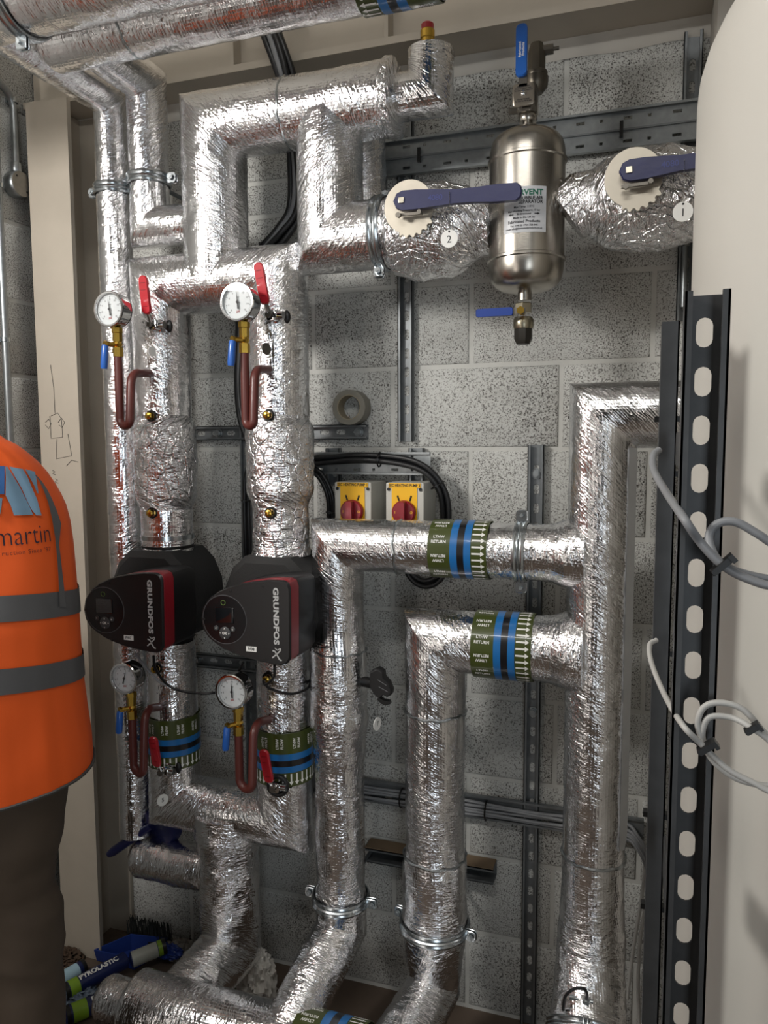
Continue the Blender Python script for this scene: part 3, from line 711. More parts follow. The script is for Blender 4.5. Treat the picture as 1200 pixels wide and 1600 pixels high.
# perforated trays: flat base with rows of small slots, folded rims
def tray(label, p0, p1, wd, m=GALV, pitch=.055, stand=.03, rim=.012, rows=(-.25, .25), name='cable_tray', group=None):
    p0, p1 = Vector(p0), Vector(p1); a = (p1-p0).normalized(); L = (p1-p0).length; f = Vector((0, -1, 0)); s_ = a.cross(f)
    M = Matrix(((s_.x, f.x, a.x, p0.x), (s_.y, f.y, a.y, p0.y), (s_.z, f.z, a.z, p0.z), (0, 0, 0, 1)))
    t = thing(name, label, 'cable tray', p0)
    b = MB(); h = wd/2; st = []
    # base built as strips between slots
    sl, sw = .020, .007
    cuts = [-h]
    for r_ in rows: cuts += [r_*wd-sw/2, r_*wd+sw/2]
    cuts.append(h)
    for i in range(len(cuts)-1):
        x0, x1 = cuts[i], cuts[i+1]
        if i % 2 == 0: b.box((x0, 0, 0), (x1, .0015, L), M)
        else:
            z_ = .012
            b.box((x0, 0, 0), (x1, .0015, z_), M)
            kk = 0
            while z_ < L-.001:
                e = min(L, z_+pitch); s2 = sl if kk % 2 == 0 else .008
                if z_+s2 < e: b.box((x0, 0, z_+s2), (x1, .0015, e), M)
                z_ = e; kk += 1
    b.build('base_plate', m, t, smooth=0)
    for q in (-1, 1):
        r_ = MB(); r_.box((min(q*h, q*(h+.0015)), 0, 0), (max(q*h, q*(h+.0015)), rim, L), M); r_.box((min(q*(h-.004), q*h), rim-.0015, 0), (max(q*(h-.004), q*h), rim, L), M); r_.build('rim', m, t, smooth=0)
    return t, M
zU = at(823, 231, .06); 
yT = -.040
pA, pB = at(563, 258, .05), at(1086, 192, .05)
zm = (at(600, 245, .05).z+at(1040, 192, .05).z)/2
xr_ = .118
trU, M_ = tray('long galvanised cable tray across the wall behind the air separator', (pA.x-.12, -.032, zm), (xr_, -.032, zm), .088, rows=(-.30, .30), rim=.014)
k = MB(); k.box((pA.x-.12, -.040, zm-.003), (xr_, -.0335, zm+.001)); k.build('mid_fold', GALVD, trU, smooth=0)
for px in (653, 970):
    x = at(px, 235, .05).x; b = MB(); b.box((x-.004, -.043, zm-.018), (x+.004, -.0335, zm+.018)); b.build('splice_slot', BLACK, trU, smooth=0)
# isolator rail
zr = zs(580, 724, .05)
iso_t, M_ = tray('short galvanised tray section above the two yellow isolators', (at(488, 724, .04).x, -.034, zr), (at(672, 724, .04).x, -.034, zr), .058, rows=(-.3, .3))
for nm, px in (('left', 525), ('right', 654)):
    x = at(px, 740).x; o, M_ = strut('', (x, -.006, zs(px, 758, 0)), zs(px, 700, 0)-zs(px, 758, 0), par=iso_t, name='channel_leg')
# vertical slim tray behind the pump pipes
xv = at(388, 900, .03).x
trV, M_ = tray('slim vertical perforated tray behind the right-hand pump pipe', (xv, -.012, zs(395, 1290, .02)), (xv, -.012, zs(385, 500, .02)), .045, rows=(-.25, .25), rim=.010, pitch=.04)
# lower tray with grey cables
zl1 = zs(700, 1262, .06)
trL, M_ = tray('low galvanised cable tray with grey cables behind the risers', (at(480, 1245, .05).x, -.022, zl1), (at(1005, 1332, .05).x, -.022, zl1), .062, m=GALVD, rows=(.25,))
for i in range(5):
    y = -.030-.004*(i % 2); zc = zl1-.024+i*.0088
    pts = [Vector((at(480, 1245, .05).x+.02, y, zc+.004*math.sin(i)))]
    xe_ = at(975, 1320, .05).x
    for q in range(1, 9): 
        x = pts[0].x+(xe_-pts[0].x)*q/8; pts.append(Vector((x, y-.003*math.sin(x*9+i), zc+.003*math.sin(x*14+i*2))))
    pts += [Vector((xe_+.035, y-.012, zc-.022)), Vector((xe_+.058+.002*i, y-.02, zc-.07)), Vector((xe_+.06+.004*i, y-.025, zc-.11))]
    o = MB().tube(smooth_path(pts, 6), .0042, 8).build('grey_cable', GCABLE, trL)
for px, py in ((625, 1262), (758, 1281)):
    x = at(px, py, .05).x; b = MB(); b.torus((x, -.032, zl1-.006), (1, 0, 0), .026, .0022, 20, 5); b.build('cable_tie', BLACK, trL)
# pale cables falling to the floor at right
for i, (pts, lab) in enumerate((([(1008, 1352), (1003, 1400), (990, 1480), (980, 1560)], 'pale thin cable slanting down the wall right of the tallest riser'), ([(1008, 1420), (1000, 1470), (997, 1540), (999, 1600)], 'pale thin cable hanging straight beside the slotted upright'))):
    P = [at(px, py, .04) for px, py in pts]
    if i == 0: P[-1].z = max(P[-1].z, .01)
    tag(MB().tube(smooth_path(P, 6), .0045, 8).build('thin_cable', LCABLE), lab, 'cable')

# ================================================================== CABLES
def cable_bundle(name, label, cols, pts, n, r, spread, dd=.05, seg=10, cat='cable bundle', ties=()):
    t = thing(name, label, cat, at(*pts[0]) if len(pts[0]) == 3 else at(pts[0][0], pts[0][1], dd))
    P = smooth_path([at(*p) if len(p) == 3 else at(p[0], p[1], dd) for p in pts], 8)
    for i in range(n):
        a = 2*PI*i/n + .4; ro = spread*(1 if n > 1 else 0)*(.5 if i % 3 == 2 else 1); Q = []
        for j, q in enumerate(P):
            tdir = (P[min(j+1, len(P)-1)]-P[max(j-1, 0)]).normalized(); u = tdir.cross(Vector((0, 1, 0)));
            u = u.normalized() if u.length > .1 else Vector((1, 0, 0)); v = tdir.cross(u)
            aa = a + .25*math.sin(j*.25+i)
            Q.append(q + u*ro*math.cos(aa) + v*ro*.6*math.sin(aa))
        MB().tube(Q, r, seg).build('cable', cols[i % len(cols)], t)
    for q in ties:
        k = min(len(P)-2, max(1, int(q*len(P)))); tdir = (P[k+1]-P[k-1]).normalized()
        MB().torus(P[k], tdir, spread+r+.001, .0022, 20, 5).lathe([(.004, 0), (.004, .012)], P[k]+Vector((0, -1, 0))*(spread+r), (0.4, -1, 0), 6).build('cable_tie', BLACK, t)
    return t
cable_bundle('cable_bundle', 'bundle of black and grey cables dropping from the ceiling behind the pipe loop', [CABLE, CABLE, GCABLE, CABLE, GALVD],
             [(395, -40, .20), (412, 20, .19), (434, 80, .18), (455, 150, .14), (463, 230, .07), (463, 320, .05), (440, 365, .05), (405, 410, .05), (385, 480, .05), (380, 560, .05), (383, 640, .05), (398, 690, .05), (420, 760, .05)], 7, .0085, .020, ties=(.55, .9))
cable_bundle('cable_bundle', 'pair of black cables beside the slim vertical tray left of the right-hand pump', [CABLE], [(396, 728, .05), (387, 745, .05), (385, 790, .05), (388, 870, .05)], 3, .006, .007, ties=(.6,))
cable_bundle('cable_bundle', 'thick black cable bundle arching over the yellow isolators and down their right side', [CABLE],
             [(475, 722, .07), (520, 719, .07), (570, 717, .075), (630, 722, .075), (662, 733, .075), (684, 758, .07), (695, 790, .06), (696, 840, .05), (694, 880, .05), (680, 905, .05), (660, 910, .05), (642, 893, .05), (636, 860, .05)], 4, .0072, .011, ties=(.2, .42, .62))
cable_bundle('cable_bundle', 'short black cable bundle left of the first yellow isolator', [CABLE], [(480, 728, .06), (500, 742, .06), (514, 770, .055), (518, 800, .05), (516, 840, .05)], 3, .0062, .008, ties=(.75,))

# ================================================================== ISOLATORS, TAPE
def isolator(px0, py0, px1, py1, num, lab):
    d1, d0 = .135, .012
    a, b = at(px0, py0, d1), at(px1, py1, d1); x0, x1, z1, z0 = a.x, b.x, a.z, b.z
    t = thing('rotary_isolator', lab, 'switch', ((x0+x1)/2, -.01, z0), None)
    MB().rbox((x0, -d1, z0), (x1, -d0, z1), .004).build('enclosure', GREYP, t)
    w_ = x1-x0; cxm = (x0+x1)/2
    MB().box((x0+w_*.16, -d1-.0022, z0+.003), (x0+w_*.83, -d1+.001, z1-.012)).build('switch_plate', YELLOW, t, smooth=0)
    lb = MB().box((x0+w_*.08, -d1-.003, z1-.0125), (x0+w_*.92, -d1+.001, z1-.001)).build('name_label', YELLOW, t, smooth=0)
    tx = MB(); text_on(tx, 'SEC HEATING PUMP %d' % num, flat((cxm, -d1-.0034, z1-.0068), (.88, 0, 0), (0, 0, 1)), .0098, .03); tx.build('lettering', INK, lb, smooth=0)
    zc = z0 + .0445; R_ = .031
    k = MB(); k.lathe([(R_, 0), (R_, .010), (R_-.003, .013), (0.001, .013)], (cxm, -d1-.002, zc), (0, -1, 0), 36); kn = k.build('rotary_knob', REDP, t)
    g = MB(); g.rbox((cxm-.0085, -d1-.034, zc-R_+.002), (cxm+.0085, -d1-.013, zc+R_-.002), .004); g.build('grip', REDP, kn)
    for s_ in (-1, 1):
        h = MB(); c_ = Vector((cxm+s_*.0165, 0, zc+.036)); dv = Vector((s_*.3, 0, .95)).normalized(); h.cyl(Vector((c_.x, -d1-.0026, c_.z))-dv*.007, Vector((c_.x, -d1-.0026, c_.z))+dv*.007, .0022, 8); h.build('padlock_slot', INK, t)
        h = MB(); h.lathe([(.0042, 0), (.0042, .002)], (cxm+s_*w_*.42, -d1-.001, z1-.017), (0, -1, 0), 14); h.build('screw', BLACK, t)
    o_ = MB(); text_on(o_, 'I', flat((cxm-.022, -d1-.0155, zc), (1, 0, 0), (0, 0, 1)), .009, .03); text_on(o_, 'O', flat((cxm+.022, -d1-.0155, zc), (1, 0, 0), (0, 0, 1)), .009, .03); o_.build('lettering', YELLOW, kn, smooth=0)
    return t
isolator(523, 753, 580, 826, 1, 'yellow and red rotary isolator labelled SEC HEATING PUMP 1, the left of two')
isolator(603, 754, 662, 828, 2, 'yellow and red rotary isolator labelled SEC HEATING PUMP 2, the right of two')
# roll of tape standing on the strut
pc = at(550, 636, .045); rt = thing('tape_roll', 'roll of grey duct tape standing on the short channel above the isolators', 'tape', (pc.x, -.045, pc.z-.05))
zt0 = zs(548, 664, .04); Rr = .0475; ct = (pc.x-.004, -.060, zt0+Rr)
TAPEM = mat('grey_duct_tape', '7d7a70', .5, var=.08, scale=80)
MB().lathe([(.0345, 0), (Rr, 0), (Rr, .048), (.0345, .048), (.0345, 0)], ct, (0, 1, 0), 48, cap=False).build('tape_winding', TAPEM, rt)
MB().lathe([(.0315, .001), (.0345, .001), (.0345, .047), (.0315, .047), (.0315, .001)], ct, (0, 1, 0), 40, cap=False).build('cardboard_core', mat('cardboard', '8f8672', .8), rt)

# ================================================================== AIR SEPARATOR
sd_ = .25
XS = xs(823, 320); zt = zs(823, 205); zb = zs(820, 458)
sep = thing('air_separator', 'stainless steel cylinder air separator hanging between the two navy lever valves', 'air separator', (XS, -sd_, zb))
R_ = .083; hh = zt-zb
pf = [(.012, 0), (.035, .002), (.055, .007), (.068, .015), (.077, .026), (R_-.002, .040), (R_, .055), (R_, .066), (R_+.0035, .068), (R_+.0035, .073), (R_, .075), (R_, hh-.072), (R_+.0035, hh-.070), (R_+.0035, hh-.065), (R_, hh-.063), (R_, hh-.052), (R_-.002, hh-.038), (.077, hh-.025), (.068, hh-.014), (.054, hh-.006), (.030, hh-.001), (.012, hh)]
MB().lathe(pf, (XS, -sd_, zb), (0, 0, 1), 64).build('vessel', STEEL, sep)
# label on its front
def sp_(x, z_, e=.0008):
    th = x/R_; fwd = Vector((.07, -1, 0)).normalized(); rt_ = Vector((1, .07, 0)).normalized()
    return Vector((XS, -sd_, 0)) + (fwd*math.cos(th)+rt_*math.sin(th))*(R_+e) + Vector((0, 0, z_))
zA, zB_ = zs(850, 288, .33), zs(850, 358, .33)
lbw = .092; x0 = -.048+.004; lb = MB(); n = 12
for e in (.0003,): 
    vv = [sp_(x0+lbw*i/n, z_, .0004) for i in range(n+1) for z_ in (zB_-.003, zA)]
    lb.add(vv, [(2*i, 2*i+2, 2*i+3, 2*i+1) for i in range(n)])
lb = lb.build('maker_label', mat('pale_grey_label', 'b7b9bc', .35, var=.03), sep)
gt = MB(); text_on(gt, 'AIRVENT', lambda x, y: sp_(x0+lbw-.008+x, zA-.013+y, .0009), .016, .04, 'RIGHT'); gt.build('green_lettering', mat('green_ink', '0f5c46', .5), lb, smooth=0)
bt = MB(); LH = zA-zB_
for txt, fr, sz in (('MICROBUBBLE AIR', .27, .0095), ('SEPARATOR', .355, .0095)):
    text_on(bt, txt, lambda x, y, fr=fr: sp_(x0+lbw-.008+x, zA-LH*fr+y, .0009), sz, .03, 'RIGHT')
for txt, fr, sz in (('Max Temp: 110°C', .46, .0058), ('Max Working Pressure: 10 bar', .545, .0055), ('Bi-directional', .62, .0055), ('Made in the UK by', .70, .006), ('Fabricated Products', .79, .0085), ('Tel: +44 (0) 1724 728 840', .88, .0055), ('email: info@fabricatedproducts.co.uk', .945, .0052)):
    text_on(bt, txt, lambda x, y, fr=fr: sp_(x0+lbw*.48+x, zA-LH*fr+y, .0009), sz, .015)
for s_ in (-1, 1):
    q = lambda x, z_: sp_(x0+lbw*.48+s_*x, zA-LH*.62+z_, .0009)
    bt.add([q(.022, .001), q(.022, -.001), q(.028, -.001), q(.028, .001), q(.028, .0025), q(.034, 0), q(.028, -.0025)], [(0, 1, 2, 3), (4, 6, 5)])
bt.build('black_lettering', INK, lb, smooth=0)
# bottom nipple
MB().cyl((XS-.002, -sd_, zb+.01), (XS-.002, -sd_, zs(820, 470)), .0155, 28).build('drain_nipple', STEEL, sep)
def lever_valve_small(label, c, top, bot, lev_dir, m_h, parent=None):
    return None
# drain valve below
zd1, zd2 = zs(820, 472), zs(817, 538)
dv = thing('drain_valve', 'small nickel ball valve with blue lever under the air separator', 'valve', (XS-.003, -sd_, zd2))
xx = XS-.004; L_ = zd1-zd2
MB().lathe([(.0195, 0), (.0195, .020), (.017, .022)], (xx, -sd_, zd1-.024), (0, 0, 1), 6).lathe([(.021, 0), (.023, .006), (.023, .020), (.0195, .026)], (xx, -sd_, zd2+L_*.36), (0, 0, 1), 24).build('valve_body', mat('nickel_plate', '9c9582', .3, 1), dv)
MB().lathe([(.015, -.012), (.021, 0), (.021, L_*.28), (.018, L_*.30), (.016, L_*.40)], (xx, -sd_, zd2+.012), (0, 0, 1), 8).build('end_plug', mat('dark_plug', '34322d', .4, .4), dv)
zl_ = zs(800, 491); MB().cyl((xx, -sd_-.015, zl_), (xx, -sd_-.045, zl_), .007, 12).lathe([(.009, 0), (.009, .006)], (xx, -sd_-.042, zl_), (0, -1, 0), 6).build('stem', BRASS, dv)
xl = at(744, 491, .29).x
MB().box((xl+.07, -sd_-.040, zl_-.007), (xx+.010, -sd_-.037, zl_+.007)).build('lever_arm', STEELD, dv)
MB().rbox((xl, -sd_-.045, zl_-.0095), (xl+.083, -sd_-.033, zl_+.0085), .0045).build('lever_sleeve', mat('deep_blue_vinyl', '1d3c8a', .35), dv)
# vent assembly above
zn = zs(823, 190)
vt = thing('vent_valve', 'stainless vent valve with upright blue lever on top of the air separator', 'valve', (XS, -sd_, zt))
MB().cyl((XS, -sd_, zt-.006), (XS, -sd_, zn), .011, 20).lathe([(.019, 0), (.021, .004), (.021, .012), (.017, .018)], (XS, -sd_, zn-.002), (0, 0, 1), 24).lathe([(.024, 0), (.024, .022)], (XS, -sd_, zn+.014), (0, 0, 1), 8).build('union', STEEL, vt)
zp0, zp1 = zs(820, 172), zs(820, 140)
bd_ = MB(); bd_.rbox((XS-.022, -sd_-.014, zp0-.004), (XS+.020, -sd_+.022, zp1+.008), .006); bd_.cyl((XS-.015, -sd_, zp0), (XS-.042, -sd_-.004, zp0), .007, 8); bd_.build('valve_body', STEELD, vt)
pl = MB().rbox((XS-.030, -sd_-.032, zp0-.004), (XS+.018, -sd_-.028, zp1), .008).build('instruction_plate', mat('plain_steel_plate', '8d867b', .35, .8), vt)
tx = MB(); pxc = XS-.006
for txt, z_ in (('Handle Vertical', zp1-.007), ('Flow to system vent', zp1-.011), ('To vent off as required', zp1-.015), ('Handle Vertical', zp0+.010), ('To vent for fill & test', zp0+.006)):
    text_on(tx, txt, flat((pxc, -sd_-.0326, z_), (1, 0, 0), (0, 0, 1)), .0042, .02)
tx.build('lettering', INK, pl, smooth=0)
MB().lathe([(.005, 0), (.005, .003), (.002, .005)], (pxc, -sd_-.032, (zp0+zp1)/2), (0, -1, 0), 14).build('centre_screw', CHROME, vt)
z_l0, z_l1 = zs(819, 132), zs(819, 51)
lv = MB().rbox((xs(810, 100)-.0, -sd_-.042, z_l0), (xs(829, 100)-.002, -sd_-.030, z_l1), .009).build('lever_sleeve', mat('mid_blue_vinyl', '1c58a8', .4), vt)
tx = MB(); xc = (xs(810, 100)+xs(829, 100)-.002)/2
for txt, o_ in (('Fabricated', .003), ('Products', -.004)):
    text_on(tx, txt, flat((xc-o_, -sd_-.0425, (z_l0+z_l1)/2), (0, 0, 1), (-1, 0, 0)), .0075, .02)
tx.build('lettering', WINK, lv, smooth=0)
MB().box((xc-.006, -sd_-.032, zp1-.008), (xc+.012, -sd_-.029, z_l0+.006)).build('lever_arm', STEELD, vt)
xb2 = xs(836, 80); zb0, zb1 = zs(836, 128), zs(836, 58)
yb = -sd_+.03
MB().lathe([(.014, -.012), (.024, 0), (.026, .012), (.026, .022), (.023, .024), (.0245, .03), (.023, .034)], (xb2, yb, zb0), (0, 0, 1), 28).lathe([(.020, .034), (.020, zb1-zb0-.02), (.014, zb1-zb0)], (xb2, yb, zb0), (0, 0, 1), 8).build('vent_body', mat('bronzed_steel', '5f594f', .4, .7), vt)
MB().cyl((xb2+.008, yb, zb1-.016), (xb2+.036, yb, zb1-.016), .0105, 8).cyl((xb2+.034, yb, zb1-.016), (xb2+.048, yb, zb1-.016), .004, 10).build('vent_outlet', STEELD, vt)
# relief valve on the branch
zz = zs(667, 82); xr2 = xs(668, 60)
rv = thing('air_vent', 'brass air vent with red cap on the upturned branch of the pipe loop', 'valve', (xr2, -D, zz))
MB().lathe([(.014, -.03), (.014, .028), (.0165, .030), (.0165, .046), (.015, .047), (.0135, .052)], (xr2, -D, zz), (0, 0, 1), 24).build('brass_body', BRASS, rv)
MB().lathe([(.0145, .048), (.0145, .060), (.010, .064)], (xr2, -D, zz), (0, 0, 1), 24).build('red_cap', REDH, rv)

# ================================================================== LEVER VALVES WITH NOTCHED PLATES
def butterfly(lab, px, py, ex, ey, tagno, tpx, tpy, clip=None):
    d1 = .385
    p0, p1 = at(px, py, d1), at(ex, ey, d1+.0)
    t = thing('lever_valve', lab, 'valve', p0)
    ang = math.atan2(p1.z-p0.z, p1.x-p0.x); ux, uz = Vector((math.cos(ang), 0, math.sin(ang))), Vector((-math.sin(ang), 0, math.cos(ang)))
    # notched plate
    out = []; Rp = .057; cpl = p0 + ux*.008 - uz*.006
    n = 96
    for i in range(n):
        a = 2*PI*i/n; deg = math.degrees(a) % 360; rr = Rp
        if 248 < deg < 330: rr = Rp*1.16 - (0.006 if (i % 4) < 2 else 0)
        out.append((cpl.x+rr*math.cos(a)*.97, cpl.z+rr*math.sin(a)))
    MB().prism(out, -(d1-.018), -(d1-.021-.004+.0), None).build('notched_plate', PLATE, t, smooth=30)
    MB().cyl((p0.x, -D-.05, p0.z), (p0.x, -d1-.004, p0.z), .014, 20).build('spindle', STEELD, t)
    M = Matrix(((ux.x, 0, uz.x, p0.x), (0, 1, 0, 0), (ux.z, 0, uz.z, p0.z), (0, 0, 0, 1)))
    L = (p1-p0).length; o = []
    for s_, q in ((1, 0), (1, .2), (.86, .45), (.78, .6), (.9, .8), (.95, .95)): pass
    h0, h1, h2_ = .0205, .0145, .0175
    top = [(-.012, h0*.75), (0, h0), (.03, h0), (L*.45, h1), (L*.6, h1), (L*.8, h2_), (L-.010, h2_), (L-.002, h2_*.6), (L, 0)]
    bot = [(x, -z_) for x, z_ in reversed(top[:-1])]
    o = top + bot + [(-.019, 0)]
    lv_ = MB().prism([(a, b) for a, b in o][::-1], -d1-.009, -d1+.006, M, bevel=.002).build('lever', NAVY, t)
    b = MB(); b.rbox((-.006, -d1-.012, -.006), (.006, -d1-.008, .006), .001, M); b.build('square_spindle_end', mat('bare_steel', 'c7c1b0', .3, .8), t)
    k = MB(); tx_ = MB(); text_on(k, '4080', lambda x, y: M @ Vector((.075+x, -d1-.0095, y)), .016, .015); k.build('cast_lettering', mat('navy_raised_letter', '222c6c', .4), lv_, smooth=0)
    # trigger under the lever
    b = MB(); b.box((-.015, -d1-.002, -.030), (.045, -d1+.004, -.024), M); b.cyl(M @ Vector((-.006, -d1-.004, -.030)), M @ Vector((-.006, -d1-.012, -.030)), .006, 6); b.cyl(M @ Vector((.040, -d1-.002, -.026)), M @ Vector((.040, -d1-.010, -.026)), .005, 8); b.build('trigger', STEELD, t)
    # chain and tag
    ct_ = at(tpx, tpy, d1+.012); c = MB(); zc1 = zs(tpx, py, d1)+.018
    z_ = ct_.z+.017
    while z_ < zc1: c.sphere((ct_.x, -d1-.0115, z_), .0013, 6); z_ += .0034
    tgo = thing('valve_tag', 'white round tag numbered %s on a bead chain, %s the air separator' % (tagno, 'left of' if tagno == '2' else 'right of'), 'tag', (ct_.x, -d1-.012, ct_.z))
    c.build('bead_chain', CHROME, tgo)
    dsc = MB().lathe([(.0185, 0), (.0185, .002)], (ct_.x, -d1-.011, ct_.z), (0, -1, 0), 32).build('tag_disc', WHITE, tgo)
    q = MB(); text_on(q, tagno, flat((ct_.x, -d1-.0135, ct_.z-.002), (1, 0, 0), (0, 0, 1)), .021, .0); q.build('number', INK, dsc, smooth=0)
    MB().lathe([(.0022, 0), (.0022, .0005)], (ct_.x, -d1-.0131, ct_.z+.0145), (0, -1, 0), 10).build('hole', INK, dsc)
    return t
butterfly('navy lever with notched plate reaching in front of the air separator from its left', 629, 315, 816, 300, '2', 702, 373)
butterfly('navy lever with notched plate right of the air separator, running behind the tank', 983, 268, 1165, 242, '1', 1067, 331)

# ================================================================== PUMPS
def pump(lab, X, face_px, plate_txt, zc):
    "circulator: black insulation shell on the pipe, control head facing the room"
    t = thing('circulation_pump', lab, 'pump', (X, -D, zc-.12))
    # insulation shell: rounded hexagonal block around the pipe
    o = [(-.062, .118), (.062, .118), (.098, .085), (.122, .03), (.125, -.04), (.105, -.09), (.060, -.122), (-.060, -.122), (-.105, -.09), (-.122, -.03), (-.120, .035), (-.098, .085)]
    MB().prism([(X+a, zc+b) for a, b in o][::-1], -.345, -.160, None, bevel=.016).build('insulation_shell', mat('black_foam_shell', '1e1e1e', .75, bump=.4, bscale=200), t)
    MB().lathe([(.068, 0), (.070, .004), (.070, .010), (.066, .012), (.066, .016), (.062, .018), (.055, .03)], (X, -D, zc+.117), (0, 0, 1), 40).build('flange_ring', BLACK, t)
    MB().lathe([(.0715, 0), (.0715, .012)], (X, -D, zc+.143), (0, 0, 1), 48).build('steel_trim_ring', ZINC, t)
    MB().lathe([(.050, 0), (.066, .02), (.062, .03)], (X, -D, zc-.148), (0, 0, 1), 40).build('flange_ring', BLACK, t)
    # control head; outline from the survey of the right pump, face plane y = -.47
    base = [(313, 967), (316, 950), (327, 934), (341, 924), (357, 917), (374, 912), (392, 909), (420, 906), (443, 907), (450, 911), (453, 920), (453.5, 970), (453.5, 1030), (449, 1037), (440, 1040), (428, 1039), (405, 1034), (385, 1029), (366, 1022), (350, 1015), (336, 1006), (324, 996), (316, 983)]
    Xr, dF = -.740, .468
    fz0 = at(400, 972, dF).z
    pts = []
    for px, py in base:
        p = at(px, py, dF); pts.append((p.x-Xr, p.z-fz0))
    xo = Xr + (X-Xv6)
    if X != Xv6: xo += .004
    zo = zc + (fz0-PZ6)
    def out(k, sh=0): 
        cx_ = sum(a for a, b in pts)/len(pts); return [(xo+cx_+(a-cx_)*k+sh, zo+b*k) for a, b in pts]
    o1 = out(1)
    MB().prism(o1[::-1], -dF, -dF+.010, None, bevel=.004).build('front_cover', mat('satin_black_cover', '1a1a1b', .33, var=.1), t)
    red = MB().prism(out(.985)[::-1], -dF+.009, -dF+.052, None, bevel=.002).build('red_band', mat('dark_red_plastic', '8c1a26', .35), t)
    # black rear housing, tapering backwards
    back = out(.985); k1 = out(.93, .006)
    n = len(back); vv = [Vector((a, -dF+.051, b)) for a, b in back] + [Vector((a, -dF+.13, b)) for a, b in back] + [Vector((a, -dF+.145, b)) for a, b in k1]
    MB().add(vv, [tuple(range(n-1, -1, -1))] + [((r_*n+i), (r_*n+(i+1) % n), ((r_+1)*n+(i+1) % n), ((r_+1)*n+i)) for r_ in range(2) for i in range(n)] + [tuple(range(2*n, 3*n))]).build('rear_housing', mat('matt_black_housing', '121214', .45), t)
    y = -dF-.0006
    # control dial
    cd = at(351, 968, dF); dx = cd.x-Xr+xo; dz = cd.z-fz0+zo
    panel = MB().torus((dx, y+.0004, dz), (0, -1, 0), .0575, .0010, 48, 6).build('panel_rim', mat('grey_plastic_rim', '4c4c4e', .4), t)
    MB().lathe([(.0565, 0), (.0565, .0006)], (dx, y+.0006, dz), (0, -1, 0), 48).build('control_panel', mat('gloss_black_panel', '101012', .2), t)
    yy = y-.0008
    MB().rbox((dx-.0235, yy-.001, dz-.008), (dx+.024, yy+.0005, dz+.029), .002).build('display', mat('dark_glass_display', '0b0c0f', .05, coat=1), t)
    MB().rbox((dx-.0235, yy-.0016, dz-.0075), (dx+.0235, yy-.001, dz+.0285), .002).build('display_glass', mat('display_glass', '1a1b20', .03, coat=1), t) if False else None
    MB().torus((dx-.002, yy, dz+.040), (0, -1, 0), .0055, .0012, 24, 6).build('status_ring', mat('green_status_ring', '4c5f2e', .4), t)
    BT = mat('dark_grey_button', '3b3c3d', .45)
    ok = MB().lathe([(.0150, 0), (.0150, .002), (.0135, .003)], (dx+.001, yy+.001, dz-.032), (0, -1, 0), 32).build('navigation_button', BT, t)
    q = MB(); text_on(q, 'OK', flat((dx+.001, yy-.0025, dz-.032), (1, 0, 0), (0, 0, 1)), .0085, .03)
    for a in range(4): text_on(q, '^', (lambda a: (lambda x, y2: Vector((dx+.001+math.sin(-a*PI/2)*.0098+(x*math.cos(a*PI/2)-y2*math.sin(a*PI/2)), yy-.0025, dz-.032+math.cos(a*PI/2)*.0098+(x*math.sin(a*PI/2)+y2*math.cos(a*PI/2))))))(a), .008, .02)
    q.build('lettering', WINK, ok, smooth=0)
    for s_, ch in ((-1, 'r'), (1, 'o')):
        b = MB().lathe([(.0062, 0), (.0062, .002), (.005, .0028)], (dx+s_*.022, yy+.001, dz-.0215), (0, -1, 0), 24).build('side_button', BT, t)
        q = MB(); text_on(q, {'r': '<', 'o': 'o'}[ch], flat((dx+s_*.022, yy-.0022, dz-.0215), (1, 0, 0), (0, 0, 1)), .007, .02); q.build('symbol', WINK, b, smooth=0)
    # writing down the right edge
    tp, bp_ = at(430, 918, dF), at(430, 1007, dF); tx = MB()
    zmid = (tp.z+bp_.z)/2-fz0+zo; xm = tp.x-Xr+xo+.001; LEN = tp.z-bp_.z
    vv, ff = text_mesh('GRUNDFOS', .03, .045, 'CENTER', 1.05); wdt = max(v[0] for v in vv)-min(v[0] for v in vv); k = LEN/wdt
    tx.add([(xm+v[1]*k*.74, y-.0006, zmid-v[0]*k) for v in vv], ff)
    # crossed emblem below
    ez = at(435, 1022, dF).z-fz0+zo
    def stroke(pl_, w_):
        for i in range(len(pl_)-1):
            a, b = Vector((pl_[i][0], 0, pl_[i][1])), Vector((pl_[i+1][0], 0, pl_[i+1][1])); d_ = (b-a).normalized(); n_ = Vector((-d_.z, 0, d_.x))*w_/2
            tx.add([Vector((xm, y-.0006, ez))+v for v in (a-n_, b-n_, b+n_, a+n_)], [(0, 1, 2, 3)])
    stroke([(-.010, .007), (-.004, .006), (.001, -.002), (.008, -.013), (.013, -.014)], .0034); stroke([(.010, .014), (.010, .009), (.002, .001), (-.011, -.010)], .0030); stroke([(-.004, .014), (.002, .009), (.010, .014)], .002)
    tx.build('lettering', mat('pale_grey_print', 'b0b1b0', .5), t, smooth=0)
    lp = at(393, 1014, dF); lx, lz = lp.x-Xr+xo, lp.z-fz0+zo
    lb = MB().box((lx-.0135, y-.001, lz-.006), (lx+.0135, y+.001, lz+.006)).build('number_label', WHITE, t, smooth=0)
    q = MB(); text_on(q, plate_txt, flat((lx, y-.0014, lz), (1, 0, 0), (0, 0, 1)), .0095, .02); q.build('lettering', INK, lb, smooth=0)
    for px, py in ((411, 916), (360, 923), (317, 967), (364, 1018), (413, 1030)):
        p = at(px, py, dF); MB().lathe([(.0032, 0), (.0032, .0012), (.0018, .0014)], (p.x-Xr+xo+(.003 if px < 350 else 0), y+.0006, p.z-fz0+zo), (0, -1, 0), 12).build('screw', BLACK, t)
    for z_ in (.055, -.075):
        MB().lathe([(.003, 0), (.003, .001)], (xo-.0015, -dF+.03, zo+z_), (1, 0, 0), 12).build('screw', BLACK, t)
